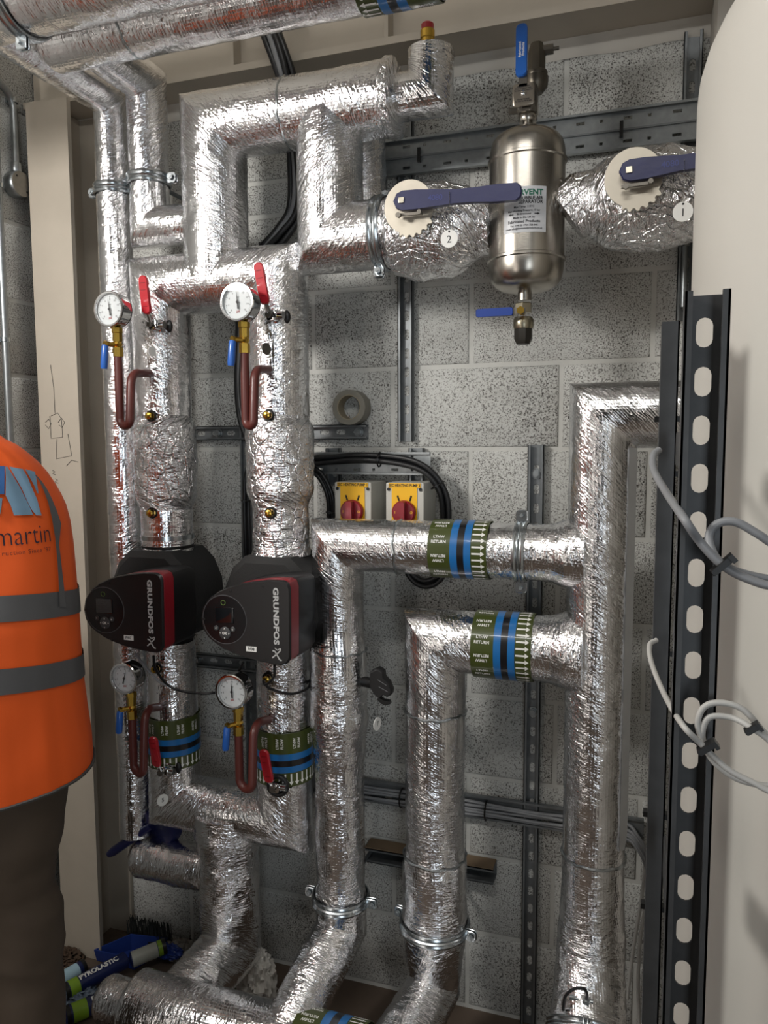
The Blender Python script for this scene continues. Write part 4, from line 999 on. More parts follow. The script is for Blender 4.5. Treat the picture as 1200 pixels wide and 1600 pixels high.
    return t, xo, zo
PZ6 = zs(440, 945); PZ5 = zs(262, 940)
PZ6 = (zs(440, 862)+zs(440, 1005))/2 + .0; 
pump('black circulation pump with red band, label P/08, the right one with the darker face', Xv6, None, 'P/08', PZ6)
pump('black circulation pump with red band, label P/07, the left one beside the column', Xv5, None, 'P/07', PZ6)
# pump leads
def lead(label, pts, m=CABLE, r=.0035, name='pump_cable', n=8):
    return tag(MB().tube(smooth_path([at(*p) for p in pts], n), r, 8).build(name, m), label, 'cable')
lead('thin black cable from the left pump looping right towards the lower gauge', [(240, 1025, .42), (243, 1045, .40), (262, 1070, .37), (290, 1081, .36), (330, 1083, .34), (352, 1076, .30), (372, 1050, .25), (380, 1035, .2)])
lead('thin black cable looping across the pipe below the right pump', [(429, 1040, .42), (428, 1058, .40), (415, 1070, .38), (412, 1064, .36), (422, 1076, .345), (455, 1084, .335), (482, 1074, .28), (484, 1055, .2), (478, 1045, .15)])
lead('grey sensor lead drooping from beneath the left pump', [(212, 1022, .40), (222, 1035, .40), (245, 1062, .385), (262, 1072, .37)], GCABLE, .0028)

# ================================================================== PRESSURE GAUGES
def gauge(lab, px, py, syph, needle_deg, lx, ly, R_=.0425, d_=.45, cap=None):
    c = at(px, py, d_)
    t = thing('pressure_gauge', lab, 'gauge', c, None)
    y = c.y
    MB().lathe([(R_-.002, .036), (R_+.0005, .034), (R_+.0005, .008)], (c.x, y, c.z), (0, 1, 0), 48, cap=True).build('rear_case', BLACK if False else mat('black_chrome', '2c2c2e', .18, .9), t)
    MB().lathe([(R_+.001, .030), (R_+.001, .004), (R_+.003, .002), (R_+.003, -.003), (R_+.001, -.005), (R_-.003, -.005), (R_-.0035, .000)], (c.x, y, c.z), (0, 1, 0), 56, cap=False).build('bezel', CHROME, t)
    dial = MB().lathe([(.0005, 0), (R_-.002, 0)], (c.x, y+.003, c.z), (0, -1, 0), 48, cap=False).build('dial', mat('white_dial', 'd5dadb', .5), t)
    q = MB(); rq = MB()
    for i in range(41):
        a = math.radians(225-270*i/40); r0 = R_*.80; r1 = R_*(.70 if i % 5 == 0 else .755); n_ = Vector((-math.sin(a), 0, math.cos(a)))*(.0006 if i % 5 == 0 else .0003)
        p, s_ = Vector((math.cos(a), 0, math.sin(a))), Vector((c.x, y+.0022, c.z))
        q.add([s_+p*r0-n_, s_+p*r1-n_, s_+p*r1+n_, s_+p*r0+n_], [(0, 1, 2, 3)])
        if i % 5 == 0:
            text_on(q, str(i//5*2), flat(s_+p*R_*.60, (1, 0, 0), (0, 0, 1)), .0058, .0)
    text_on(q, 'bar', flat((c.x, y+.0022, c.z+.012), (1, 0, 0), (0, 0, 1)), .006, .0)
    q.build('scale_marks', INK, dial, smooth=0)
    text_on(rq, 'psi', flat((c.x, y+.0022, c.z-.020), (1, 0, 0), (0, 0, 1)), .008, .02); rq.build('red_print', mat('red_print', 'a33a3a', .5), dial, smooth=0)
    a = math.radians(needle_deg); u = Vector((math.cos(a), 0, math.sin(a))); v = Vector((-math.sin(a), 0, math.cos(a))); s_ = Vector((c.x, y-.0005, c.z))
    MB().add([s_-u*R_*.38-v*.0022, s_-u*R_*.38+v*.0022, s_+u*R_*.05+v*.0016, s_+u*R_*.72, s_+u*R_*.05-v*.0016], [(0, 1, 2, 3, 4)]).lathe([(.003, 0), (.003, .002)], s_, (0, -1, 0), 16).build('needle', INK, t, smooth=0)
    gm = glass_mat(); MB().lathe([(.0005, 0), (R_-.003, 0)], (c.x, y-.003, c.z), (0, -1, 0), 48, cap=False).build('lens', gm, t)
    # brass stem, cock, siphon
    x, yy = c.x+.006, y+.018; zt_ = c.z-R_
    MB().lathe([(.0095, -.006), (.0135, -.004), (.0135, .008), (.010, .010)], (x, yy, zt_-.010), (0, 0, 1), 6).lathe([(.0115, 0), (.0115, .028)], (x, yy, zt_-.036), (0, 0, 1), 6).lathe([(.008, 0), (.0125, .010), (.008, .020)], (x, yy, zt_-.052), (0, 0, 1), 20).lathe([(.0125, 0), (.0125, .022)], (x, yy, zt_-.072), (0, 0, 1), 6).build('brass_cock', BRASS, t)
    MB().cyl((x, yy-.005, zt_-.043), (x-.014, yy-.022, zt_-.043), .006, 10).lathe([(.0085, 0), (.0085, .006)], (x-.015, yy-.022, zt_-.043), (-.5, -1, 0), 6).build('cock_stem', BRASS, t)
    hx_, hy_ = x-.016, yy-.026
    MB().lathe([(.0062, 0), (.0082, .004), (.0088, .05), (.0075, .058)], (hx_, hy_, zt_-.045), (-.10, 0, -1), 16).build('blue_handle', BLUEH, t)
    sp = [Vector((x, yy, zt_-.068))] + [at(*s2) for s2 in syph]
    sp[1].x = x; sp[1].y = yy
    MB().tube(fillet_path(sp, .035, 10), .0105, 16).build('siphon_tube', OXIDE, t)
    return t
def glass_mat():
    if 'gauge_glass' in MATS: return MATS['gauge_glass']
    m, n, l, b = nt('gauge_glass'); mix = n.new('ShaderNodeMixShader'); tr = n.new('ShaderNodeBsdfTransparent'); gl = n.new('ShaderNodeBsdfGlossy'); gl.inputs['Roughness'].default_value = .03
    mix.inputs[0].default_value = .13; l.new(tr.outputs[0], mix.inputs[1]); l.new(gl.outputs[0], mix.inputs[2]); l.new(mix.outputs[0], n['Material Output'].inputs[0]); MATS['gauge_glass'] = m; return m
# syphon: down, U-bend, up, back into the pipe
def syph(x1, yb_, x2, y2, ex, ey, d_=.432, de=.30): return [(x1, yb_, d_), (x2-2, yb_+2, d_-.01), (x2, y2, d_-.03), (ex, ey, de)]
gauge('pressure gauge on a red-brown siphon, upper left, over the slim riser', 171, 483, syph(190, 664, 205, 583, 240, 583), 98, 0, 0, R_=.0405, d_=.43)
gauge('pressure gauge on a red-brown siphon, upper right, in front of the right-hand drop', 371, 472, syph(387, 664, 398, 577, 426, 577), 96, 0, 0, R_=.041, d_=.43)
gauge('glare-whitened pressure gauge under the left pump', 194, 1060, syph(211, 1210, 226, 1108, 252, 1104), 75, 0, 0, R_=.0385, d_=.43)
gauge('white-faced pressure gauge under the right pump', 362, 1081, syph(381, 1235, 396, 1130, 426, 1123), 93, 0, 0, R_=.0405, d_=.43)

# ================================================================== SMALL RED LEVER VALVES
def red_valve(lab, bx, by, tx_, ty_, tagpos=None, ring=False, second=False):
    d_ = .345; b = at(bx, by, d_); e = at(tx_, ty_, d_+.02)
    t = thing('drain_cock', lab, 'valve', b)
    MB().lathe([(.017, 0), (.017, .014), (.014, .016), (.015, .034), (.011, .036)], Vector((b.x+.004, b.y+.038, b.z)), (-.1, -1, 0), 8).rbox((b.x-.011, b.y+.002, b.z-.013), (b.x+.013, b.y+.022, b.z+.013), .004).cyl(b+Vector((.030, .014, 0)), b+Vector((-.006, .014, 0)), .0095, 10).build('valve_body', CHROME, t)
    MB().sphere((b.x+.026, b.y+.040, b.z), .014, 18, (.7, .5, 1.15)).build('cut_out', BLACK, t)
    MB().lathe([(.008, 0), (.008, .005)], b+Vector((0, -.004, 0)), (0, -1, 0), 6).build('lever_nut', STEELD, t)
    u = (e-b).normalized(); L = (e-b).length
    MB().tube([b+Vector((0, -.002, 0)), b+u*.012+Vector((0, -.004, 0)), b+u*.026+Vector((0, -.010, 0))], [.006, .0055, .0055], 8).build('lever_arm', CHROME, t)
    s = b+u*.022+Vector((0, -.012, 0)); w_ = .012
    zx = Vector((0, -1, 0)); v = u.cross(zx).normalized(); M = Matrix(((v.x, 0, u.x, s.x), (v.y, 1, u.y, s.y), (v.z, 0, u.z, s.z), (0, 0, 0, 1)))
    lv = MB().rbox((-w_, -.005, 0), (w_, .005, L-.022), .010, M).build('red_lever', REDH, t)
    q = MB()
    for h_ in (.2, .62, .8): q.box((-.006, -.0062, (L-.022)*h_), (.006, -.004, (L-.022)*h_+.0016), M)
    q.build('moulded_ridges', mat('dark_red_raised', '8f1a22', .4), lv, smooth=0)
    if ring: MB().torus(b+Vector((.004, .018, 0)), (.15, -1, 0), .024, .0065, 36, 10).build('rubber_ring', BLACK, t)
    if tagpos:
        p = at(*tagpos); tg = thing('valve_tag', 'small oval metal tag hanging below the red lever cock at left of the upper drop' if not second else 'pale oval tag hanging under the red lever cock on the lower left pipe', 'tag', p)
        c = MB(); z_ = p.z+.012
        while z_ < b.z-.008: c.sphere((p.x, p.y, z_), .0012, 6); z_ += .0032
        c.build('bead_chain', CHROME, tg)
        ax2 = Vector((.97, -.25, 0)) if not second else Vector((.85, -.52, 0)); ax2.normalize()
        dsc = MB().lathe([(.0125 if not second else .016, 0), (.0125 if not second else .016, .0015)], p, ax2, 28).build('tag_disc', WHITE, tg)
        if second:
            q = MB(); text_on(q, '5', flat(p+ax2*.002, Vector((-ax2.y, ax2.x, 0)), (0, 0, 1)), .016, 0); q.build('number', INK, dsc, smooth=0)
    return t
red_valve('red lever cock on the left-hand drop, beside the upper left gauge', 236, 507, 228, 432, (237, 549, .345))
red_valve('red lever cock on the right-hand drop, behind the upper right gauge', 421, 492, 407, 412, None)
red_valve('red lever cock on the lower left pipe over its blue-striped band', 252, 1207, 243, 1148, (254, 1250, .345), second=True)
red_valve('red lever cock with black rubber ring on the lower right pipe', 427, 1232, 415, 1168, None, ring=True)
# pale tag edge-on right drop
p = at(416, 545, .34); tg = thing('valve_tag', 'edge-on oval tag on the right-hand drop under the red lever cock', 'tag', p)
MB().lathe([(.015, 0), (.015, .0015)], p, (.95, -.3, 0), 24).build('tag_disc', STEELD, tg)

# black capped valve handle on riser A with tag 7
p = at(590, 1072, .28)
bh = thing('black_valve_handle', 'black plastic valve handle sticking out of the riser right of the pumps', 'handle', p)
o = [(578, 1050), (588, 1045), (597, 1050), (598, 1059), (606, 1068), (611, 1080), (610, 1087), (604, 1090), (598, 1087), (592, 1093), (583, 1085), (577, 1074), (577, 1060)]
dd = .29
MB().prism([(at(a, b, dd).x, at(a, b, dd).z) for a, b in o], -dd, -dd+.030, None, bevel=.004).build('handle_grip', mat('soft_black', '19191a', .5), bh)
MB().prism([(at(a, b, dd).x, at(a, b, dd).z) for a, b in ((592, 1090), (598, 1094), (608, 1096), (609, 1101), (602, 1103), (595, 1100), (588, 1093))], -dd, -dd+.016, None, bevel=.002).build('thumb_catch', BLACK, bh)
MB().cyl((at(586, 1070, dd).x, -dd+.02, p.z), (XA+.05, -D, p.z), .013, 14).build('spindle', BLACK, bh)
l_ = MB(); 
for (a, b), (c, d) in (((590, 1062), (604, 1071)), ((592, 1073), (606, 1081))):
    A_, B_ = at(a, b, dd), at(c, d, dd); l_.tube([Vector((A_.x, -dd-.0005, A_.z)), Vector((B_.x, -dd-.0005, B_.z))], .0005, 4)
l_.build('moulded_lines', GCABLE, bh)
p = at(589, 1131, .28); tg = thing('valve_tag', 'white round tag hanging below the black valve handle', 'tag', p); c = MB(); z_ = p.z+.018
while z_ < at(590, 1098, .28).z: c.sphere((p.x+.002, p.y, z_), .0012, 6); z_ += .0033
c.build('bead_chain', CHROME, tg)
dsc = MB().lathe([(.0165, 0), (.0165, .002)], p, (.97, -.24, 0), 28).build('tag_disc', WHITE, tg)
ax = Vector((.97, -.24, 0)).normalized(); q = MB(); text_on(q, '7', flat(p+ax*.0026, Vector((.24, .97, 0)), (0, 0, 1)), .018, 0); q.build('number', INK, dsc, smooth=0)

# earth wire loop on riser C ring
P = [at(880, 1578, .39), at(884, 1556, .40), at(898, 1545, .40), at(912, 1545, .40), at(917, 1553, .39), at(916, 1562, .38)]
tag(MB().tube(smooth_path(P, 8), .0035, 8).build('earth_wire', CABLE), 'short black wire looping to a bolt at the foot of the tallest riser', 'wire')
b = MB(); q_ = at(912, 1563, .375); b.lathe([(.012, 0), (.012, .014)], q_, (1, -.2, 0), 6); b.cyl(q_+Vector((-.03, 0, 0)), q_+Vector((.02, 0, 0)), .006, 10); tag(b.build('earth_bolt', ZINC), 'bolt with nut gripping the black wire at the tallest riser foot', 'bolt')

# navy butterfly valve behind the lower left pipe
p = at(256, 1262, .20); nv = thing('navy_valve', 'navy valve with long lever low behind the lower left pipe', 'valve', p)
MB().lathe([(.030, 0), (.088, 0), (.096, .006), (.096, .036), (.088, .042), (.030, .042)], (p.x-.01, -.235, p.z), (.45, 1, 0), 48).build('valve_disc', NAVY, nv)
a, b = at(236, 1290, .27), at(170, 1335, .27)
MB().tube([a, a.lerp(b, .3), a.lerp(b, .9), b], [.010, .013, .013, .009], 10).build('lever', NAVY, nv)
a2 = at(222, 1215, .24); MB().tube([a2, at(221, 1250, .24), a], .008, 8).build('lever_neck', NAVY, nv)

# ================================================================== TANK AND FOREGROUND UPRIGHTS
RT, TX, TY = .42, .49, -.76
tank = thing('hot_water_tank', 'big cream-jacketed cylindrical tank filling the right edge', 'tank', (TX, TY, 0))
prof = [(RT-.01, .10), (RT, .105)] + [(RT, .105+ (2.10-.105)*i/8) for i in range(1, 9)] + [(RT*math.cos(a), 2.10+.26*math.sin(a)) for a in [PI/2*i/14 for i in range(1, 14)]] + [(.03, 2.36)]
MB().lathe(prof, (TX, TY, 0), (0, 0, 1), 96).build('tank_jacket', TANKM, tank)
MB().lathe([(RT-.05, 0.001), (RT-.05, .10)], (TX, TY, 0), (0, 0, 1), 64).build('base_ring', GALVD, tank)
# overlapping jacket edge
b = MB(); a0 = math.radians(-128+0)
vv = [(TX+(RT+e)*math.cos(a0+da), TY+(RT+e)*math.sin(a0+da), z_) for z_ in (.12, 2.08) for e, da in ((-.002, 0), (.0035, .001), (.0035, .05), (-.002, .06))]
b.add(vv, [(0, 1, 5, 4), (1, 2, 6, 5), (2, 3, 7, 6), (0, 3, 2, 1), (4, 5, 6, 7)]); b.build('jacket_seam', TANKM, tank)

dS1 = 1.185; pL, pR = at(1067, 700, dS1), at(1128, 700, dS1); xS1 = (at(1068, 470, dS1).x+at(1137, 470, dS1).x)/2
zS1 = at(1100, 462, dS1).z
s1, M_ = strut('wide slotted dark steel upright in the right foreground, in front of the tank', (xS1, -dS1+.0, .002), zS1-.002, w_=at(1137, 470, dS1).x-at(1068, 470, dS1).x, dp=.030, m=STRUTD, pitch=.0475, sl=.029, sw=.0155, name='slotted_upright', off=.028, cat='upright', t=.0022)
dS2 = .985; xS2 = (at(1036, 520, dS2).x+at(1059, 520, dS2).x)/2; zS2 = at(1048, 506, dS2).z
s2, M_ = strut('narrow dark steel upright left of the slotted one in the right foreground', (xS2+.006, -dS2, .002), zS2-.002, face=(1, 0, 0), w_=.041, dp=.0205, m=STRUTD, name='steel_upright', cat='upright', slots=False)
s2.location.x -= .0165
for z_ in [at(1047, y_, dS2).z for y_ in (655, 740, 1020, 1275, 1420)]:
    o = MB().box((xS2-.016, -dS2-.006, z_-.0035), (xS2+.016, -dS2+.006, z_+.0035)).build('through_bolt', BLACK, None)
    o.parent = s2; o.location.x = .0165
for y0_, y1_ in ((675, 728), (1330, 1395)):
    za, zb_ = at(1060, y1_, 1.08).z, at(1060, y0_, 1.08).z; x_ = at(1061, 700, 1.08).x
    b = MB().rbox((-.045, -.002, za), (.045, .002, zb_), .008, Matrix.Translation((x_, -1.085, 0)) @ Matrix.Rotation(PI/2, 4, 'Z')); o = b.build('link_bracket', STRUTD, s1)
# grey cables looped over the uprights
def fcable(name, label, pts, r, m, ties):
    t = thing(name, label, 'cable', at(*pts[0])); P = smooth_path([at(*p) for p in pts], 10)
    MB().tube(P, r, 12).build('cable_sheath', m, t)
    for px, py, d_, ax_, w_ in ties:
        c = at(px, py, d_); M = Matrix.Translation(c) @ Matrix.Rotation(ax_, 4, 'Y')
        MB().rbox((-.003, -w_, -w_*1.5), (.003, w_, w_*1.5), .002, M).box((-.004, -w_-.004, w_*1.1), (.004, w_*.3, w_*1.7), M).build('cable_tie', BLACK, t)
    return t
d_ = 1.235
fcable('grey_cable', 'thick grey cable looping over the slotted upright, the upper of two coils', [(1030, 703, 1.02), (1021, 712, 1.03), (1022, 735, 1.06), (1040, 768, 1.12), (1066, 806, d_), (1095, 848, d_), (1128, 882, d_), (1165, 903, d_), (1215, 915, d_), (1270, 890, d_), (1260, 850, d_), (1215, 852, d_-.02), (1185, 835, d_-.02), (1150, 816, d_-.02), (1122, 818, d_-.02), (1108, 838, d_-.02), (1116, 868, d_-.01), (1140, 888, d_-.01), (1175, 900, d_-.01), (1230, 910, d_-.01)], .0042, GCABLE, [(1128, 883, d_, .8, .008)])
fcable('grey_cable', 'thin pale grey cable looping over the slotted upright, the lower of two coils', [(1026, 1000, 1.02), (1015, 1008, 1.03), (1018, 1036, 1.06), (1038, 1085, 1.14), (1066, 1132, d_), (1096, 1163, d_), (1135, 1200, d_), (1175, 1222, d_), (1215, 1238, d_), (1230, 1200, d_), (1205, 1160, d_), (1175, 1138, d_), (1145, 1122, d_-.01), (1110, 1120, d_-.01), (1098, 1140, d_-.01), (1101, 1165, d_-.01), (1120, 1195, d_-.01), (1160, 1220, d_-.01), (1215, 1225, d_-.01), (1222, 1180, d_-.01), (1190, 1140, d_-.01), (1160, 1108, d_-.01), (1125, 1098, d_-.01), (1100, 1105, d_-.01), (1090, 1130, d_-.01), (1098, 1160, d_-.01)], .0030, LCABLE, [(1104, 1167, d_, .9, .0065), (1175, 1138, d_, .9, .005)])

# ================================================================== CONDUITS ON THE LEFT WALL
def at_x(px, py, x):
    r = RM @ np.array([px-600., py-800., F]); t = (x-CAM[0])/r[0]; return Vector(CAM + t*r)
xw = XL+.032
cb = at_x(30, 288, xw)
cj = thing('conduit_box', 'round galvanised junction box on the left wall under a bent conduit', 'junction box', cb)
MB().lathe([(.034, 0), (.036, .004), (.036, .030), (.034, .033)], (XL+.006, cb.y, cb.z), (1, 0, 0), 40).build('box_body', GALV, cj)
MB().lathe([(.0345, 0), (.0345, .003)], (XL+.039, cb.y, cb.z), (1, 0, 0), 40).build('box_lid', mat('dull_zinc_lid', '8a8780', .5, .6, var=.25, scale=70), cj)
for s_ in (-1, 1): MB().lathe([(.003, 0), (.003, .0012)], (XL+.042, cb.y+s_*.018, cb.z-s_*.018), (1, 0, 0), 10).build('screw', BLACK, cj)
MB().lathe([(.014, 0), (.0155, .002), (.0155, .026), (.014, .028)], (XL+.024, cb.y, cb.z+.032), (0, 0, 1), 20).build('spout', GALV, cj)
top = at_x(20, 150, xw)
cn = thing('conduit', 'galvanised conduit rising from the round junction box on the left wall', 'conduit', (XL+.024, cb.y, cb.z+.06))
MB().tube(fillet_path([(XL+.024, cb.y, cb.z+.06), (XL+.024, cb.y, top.z-.0), (XL+.024, cb.y-.12, top.z+.05), (XL+.024, cb.y-.4, top.z+.05)], .05, 8), .0105, 16).build('tube', GALV, cn)
zsd = at_x(20, 138, xw).z-.03
MB().lathe([(.0112, -.006), (.0135, -.006), (.0135, .006), (.0112, .006)], (XL+.024, cb.y, zsd), (0, 0, 1), 24, cap=False).box((XL+.004, cb.y-.012, zsd-.007), (XL+.012, cb.y+.034, zsd+.007)).build('saddle', ZINC, cn)
c2 = at_x(8, 450, xw); cn2 = thing('conduit', 'long vertical galvanised conduit at the far left edge', 'conduit', (XL+.024, c2.y, 0))
MB().tube([(XL+.024, c2.y, .02), (XL+.024, c2.y, 2.9)], .0105, 16).build('tube', GALV, cn2)
for py in (292, 530):
    z_ = at_x(8, py, xw).z
    MB().lathe([(.0112, -.006), (.0135, -.006), (.0135, .006), (.0112, .006)], (XL+.024, c2.y, z_), (0, 0, 1), 24, cap=False).box((XL+.004, c2.y-.03, z_-.007), (XL+.012, c2.y+.03, z_+.007)).build('saddle', ZINC, cn2)

# ================================================================== THINGS ON THE FLOOR
DKBLUE = mat('navy_printed_foil', '17224f', .35, var=.1); LIME = mat('lime_green_print', '7fa32a', .4); LBL = mat('pale_blue_print', 'a9c9d8', .4)
def cartridge(lab, a, b, r, bands, text=None, tx_at=.55, open_end=True, up=(0, -.6, 1), dents=0):
    a, b = Vector(a), Vector(b); u = (b-a).normalized(); L = (b-a).length; t = thing('sealant_cartridge', lab, 'cartridge', a)
    MB().lathe([(r-.003, .012), (r-.0025, 0), (r, .0), (r, L), (r-.004, L+.002), (.006, L+.004)], a, u, 32).build('cartridge_body', DKBLUE, t)
    for h0, h1, m_ in bands: MB().lathe([(r+.0006, h0*L), (r+.0006, h1*L)], a, u, 32, cap=False).build('printed_band', m_, t)
    MB().lathe([(r+.0012, -.001), (r+.0012, .010)], a, u, 32, cap=False).build('dark_end_rim', BLACK, t)
    if text:
        n_ = Vector(up); n_ = (n_-u*n_.dot(u)).normalized(); v = n_.cross(u)
        q = MB(); text_on(q, text, lambda x, y: a+u*(tx_at*L+x)+(n_*math.cos(y/r)+v*math.sin(y/r))*(r+.0012), r*.85, .04); q.build('lettering', WINK, t, smooth=0)
    return t
A1, A2 = at_floor(72, 1545, .03), at_floor(131, 1510, .03)
cartridge('sealant tube with pale blue and white label beside the steel column', A2, A1, .021, [(.18, .62, LBL)], None)
B1, B2 = at_floor(100, 1551, .045), at_floor(196, 1500, .05)
cartridge('navy sealant tube with lime band lettered PYROLASTIC, open end towards the viewer', B1, B2, .024, [(.07, .22, LIME)], 'PYROLASTIC', .55)
C1, C2 = at_floor(103, 1588, .03), at_floor(178, 1556, .03)
cartridge('navy sealant tube with white and lime bands, nearest the viewer', C1, C2, .025, [(.12, .42, LIME)], 'PYRO', .72)
D1, D2 = at_floor(258, 1478, .065), at_floor(205, 1500, .055)
cartridge('pale sealant tube with lime end lying across the blue dustpan', D1, D2, .022, [(.04, .22, LIME), (.24, .98, mat('translucent_white', 'a8aba2', .4))], None)
# dustpan
dpn = thing('dustpan', 'blue plastic dustpan lying open on the floor behind the cartridges', 'dustpan', at_floor(205, 1500))
o_ = [at_floor(147, 1497, .012), at_floor(210, 1512, .012), at_floor(262, 1478, .02), at_floor(205, 1472, .03)]
BLP = mat('blue_dustpan_plastic', '22397f', .35)
q = MB(); ctr = sum((v for v in o_), Vector())/4; inn = [ctr+(v-ctr)*.93 for v in o_]
lo = [Vector((v.x, v.y, .003)) for v in inn]; li_ = [Vector((v.x, v.y, .006)) for v in inn]
rim = [v+Vector((0, 0, .028)) for v in o_]; rin = [ctr+(v-ctr)*.95+Vector((0, 0, .028)) for v in o_]; 
q.add(lo+rim+rin+li_, [(3, 2, 1, 0)] + [(r*4+i, r*4+(i+1) % 4, r*4+4+(i+1) % 4, r*4+4+i) for r in range(3) for i in range(4)] + [(12, 13, 14, 15)]); q.build('pan', BLP, dpn, smooth=0)
q = MB(); q.tube([rim[2].lerp(rim[1], .5), rim[2].lerp(rim[1], .5)+Vector((.07, .0, .004))], [.011, .008], 12); q.build('handle', BLP, dpn)
# hand brush
hb = thing('hand_brush', 'dark bristled hand brush propped at the foot of the wall', 'brush', at_floor(245, 1470)); bp = at_floor(246, 1468); bp.y = -.06
q = MB(); rr_ = random.Random(5)
for i in range(46):
    x = bp.x-.075+.15*i/46
    for j in range(3):
        y = bp.y-.012+.012*j; l_ = .055+rr_.uniform(-.006, .004); dx = rr_.uniform(-.006, .006); q.add([(x-.0012, y, .034), (x+.0012, y, .034), (x+.0016+dx, y-.006, .034+l_), (x-.0016+dx, y-.006, .034+l_), (x, y+.002, .034)], [(0, 1, 2, 3), (4, 0, 3), (4, 3, 2, 1)])
o = q.build('bristles', mat('dark_bristles', '1d211f', .7), hb, smooth=0); o['kind'] = 'stuff'
MB().rbox((bp.x-.08, bp.y-.022, .008), (bp.x+.08, bp.y+.018, .034), .010).build('brush_back', BLACK, hb)
def crumple(name, lab, cat, c, r, sc, m, amp=.35, n=26, seed=0, fq=3.2):
    vv = []; fs = []
    for j in range(n+1):
        for i in range(n*2):
            a, b = PI*j/n, PI*i/n; d = Vector((math.sin(a)*math.cos(b), math.sin(a)*math.sin(b), math.cos(a)))
            k = 1-amp*abs(mnoise.noise(d*fq+Vector((seed, 0, 0))))*1.6-amp*.5*abs(mnoise.noise(d*fq*2.7+Vector((seed, 3, 0)))); p = Vector((d.x*sc[0], d.y*sc[1], d.z*sc[2]))*r*k
            vv.append((c[0]+p.x, c[1]+p.y, max(.002, c[2]+p.z)))
    w_ = n*2
    fs = [(j*w_+i, (j+1)*w_+i, (j+1)*w_+(i+1) % w_, j*w_+(i+1) % w_) for j in range(n) for i in range(w_)]
    return tag(MB().add(vv, fs).build(name, m, smooth=28), lab, cat)
rg = at(389, 1530, .22); crumple('crumpled_rag', 'crumpled white rag tucked behind the floor header', 'rag', (rg.x+.02, -.215, .105), .078, (.85, .7, 1.35), mat('white_tissue', 'd2cfc8', .8), .4, 34, 2)
gb = at(356, 1538, .24); crumple('green_scrap', 'small dark green scrap beside the white rag', 'scrap', (gb.x-.02, -.2, .05), .045, (.8, .8, .9), mat('dark_green_scrap', '39471f', .6), .4, 20, 8)
bg = at_floor(118, 1566); crumple('plastic_bag', 'crumpled clear plastic bag between the sealant tubes', 'bag', (bg.x, bg.y, .018), .075, (1.2, .8, .42), mat('clear_film', '6f7c8c', .18, 0, coat=.8), .55, 34, 11, 4)
nb = at_floor(300, 1480); crumple('plastic_wrap', 'loose clear plastic wrapping on the floor left of the drop pipe', 'wrapping', (-1.30, -.07, .02), .08, (1.3, .6, .5), mat('grey_film', '5f5a52', .3), .5, 28, 21, 4)
crumple('blue_wrapper', 'small blue wrapper glimpsed over the top of the floor header', 'wrapper', (at_floor(262, 1505).x, at_floor(262, 1505).y, .04), .045, (1.3, .7, .5), BLP, .4, 20, 31, 3)
crumple('floor_dust', 'heap of dust and rubble at the foot of the steel column', 'dust', (at_floor(95, 1508).x, -.19, .006), .05, (1.3, .8, .6), mat('brown_rubble', '4b3b2e', .95), .5, 24, 41, 5)

# ================================================================== PERSON
per_y = -.86
fwv = Vector(RM @ np.array([0, 0, 1.]))
def tdep(p): return (Vector(p)-Vector(CAM)).dot(fwv)
Xs_ = at(100, 870, -per_y).x
ppx = lambda p: (lambda c: (600+F*c[0]/c[2], 800+F*c[1]/c[2]))(RM.T @ (np.array(p)-CAM))
HW = .245
# centre so that the chest edge falls on the surveyed outline
cxp = Xs_
for _ in range(12):
    pc_ = ppx((cxp, per_y, 1.35)); t_ = tdep((cxp, per_y, 1.35)); cxp += ((100-HW*F/t_)-pc_[0])/F*t_/.95
PC = Vector((cxp, per_y, 0)); nb_ = Vector((.66, -.75, 0)).normalized(); sd_r = Vector((.75, .66, 0)).normalized()   # outward normal of the back; direction of the right side
person = thing('person', 'person in an orange high-visibility vest and olive trousers, back turned, at the left edge', 'person', (PC.x, PC.y, 0))
sil = [(685, -4), (692, 10), (705, 26), (720, 42), (740, 58), (760, 70), (780, 80), (800, 88), (830, 95), (870, 100), (920, 104), (985, 109), (1040, 112), (1100, 116), (1160, 123), (1205, 129), (1235, 131)]
rows = []
for py, px in sil:
    z_ = at(px, py, -per_y).z; t_ = tdep((PC.x, PC.y, z_)); c0 = ppx((PC.x, PC.y, z_))[0]; rows.append((z_, (px-c0)/F*t_))
rows.sort()
zr_ = np.array([r_[0] for r_ in rows]); ar_ = np.array([r_[1] for r_ in rows])
def VA(z_): return float(np.interp(z_, zr_, ar_))
ztop = zr_[-1]
def VB(z_): return .155 if z_ < 1.25 else .155-.045*min(1, (z_-1.25)/(ztop-1.25))
def VS(th, z_, e=0):
    "point on the vest: th = 0 at the back centre, growing to the right side"
    a, b = VA(z_)+e, VB(z_)+e; f_ = .004*mnoise.noise((th*3, z_*7, 1))+.003*mnoise.noise((th*8, z_*3, 4))
    s_, c_ = math.sin(th), math.cos(th); ss = math.copysign(abs(s_)**.85, s_); cc = math.copysign(abs(c_)**.85, c_)
    return PC + sd_r*(a*ss) + nb_*(b*cc) + nb_*f_ + Vector((0, 0, z_))
zh0 = zr_[0]
def hemz(th): return zh0 - .012 - .028*max(0, math.cos(th*1.0))
VEST = mat('orange_hi_vis_fabric', 'e65a12', .65, var=.06, scale=9, bump=.25, bscale=14)
q = MB(); nth, nz = 96, 60; vv = []
for j in range(nz+1):
    for i in range(nth):
        th = 2*PI*i/nth; h = hemz(th); z_ = h + (ztop-h)*(j/nz); p = VS(th, max(z_, zh0)); p.z = z_; vv.append(p)
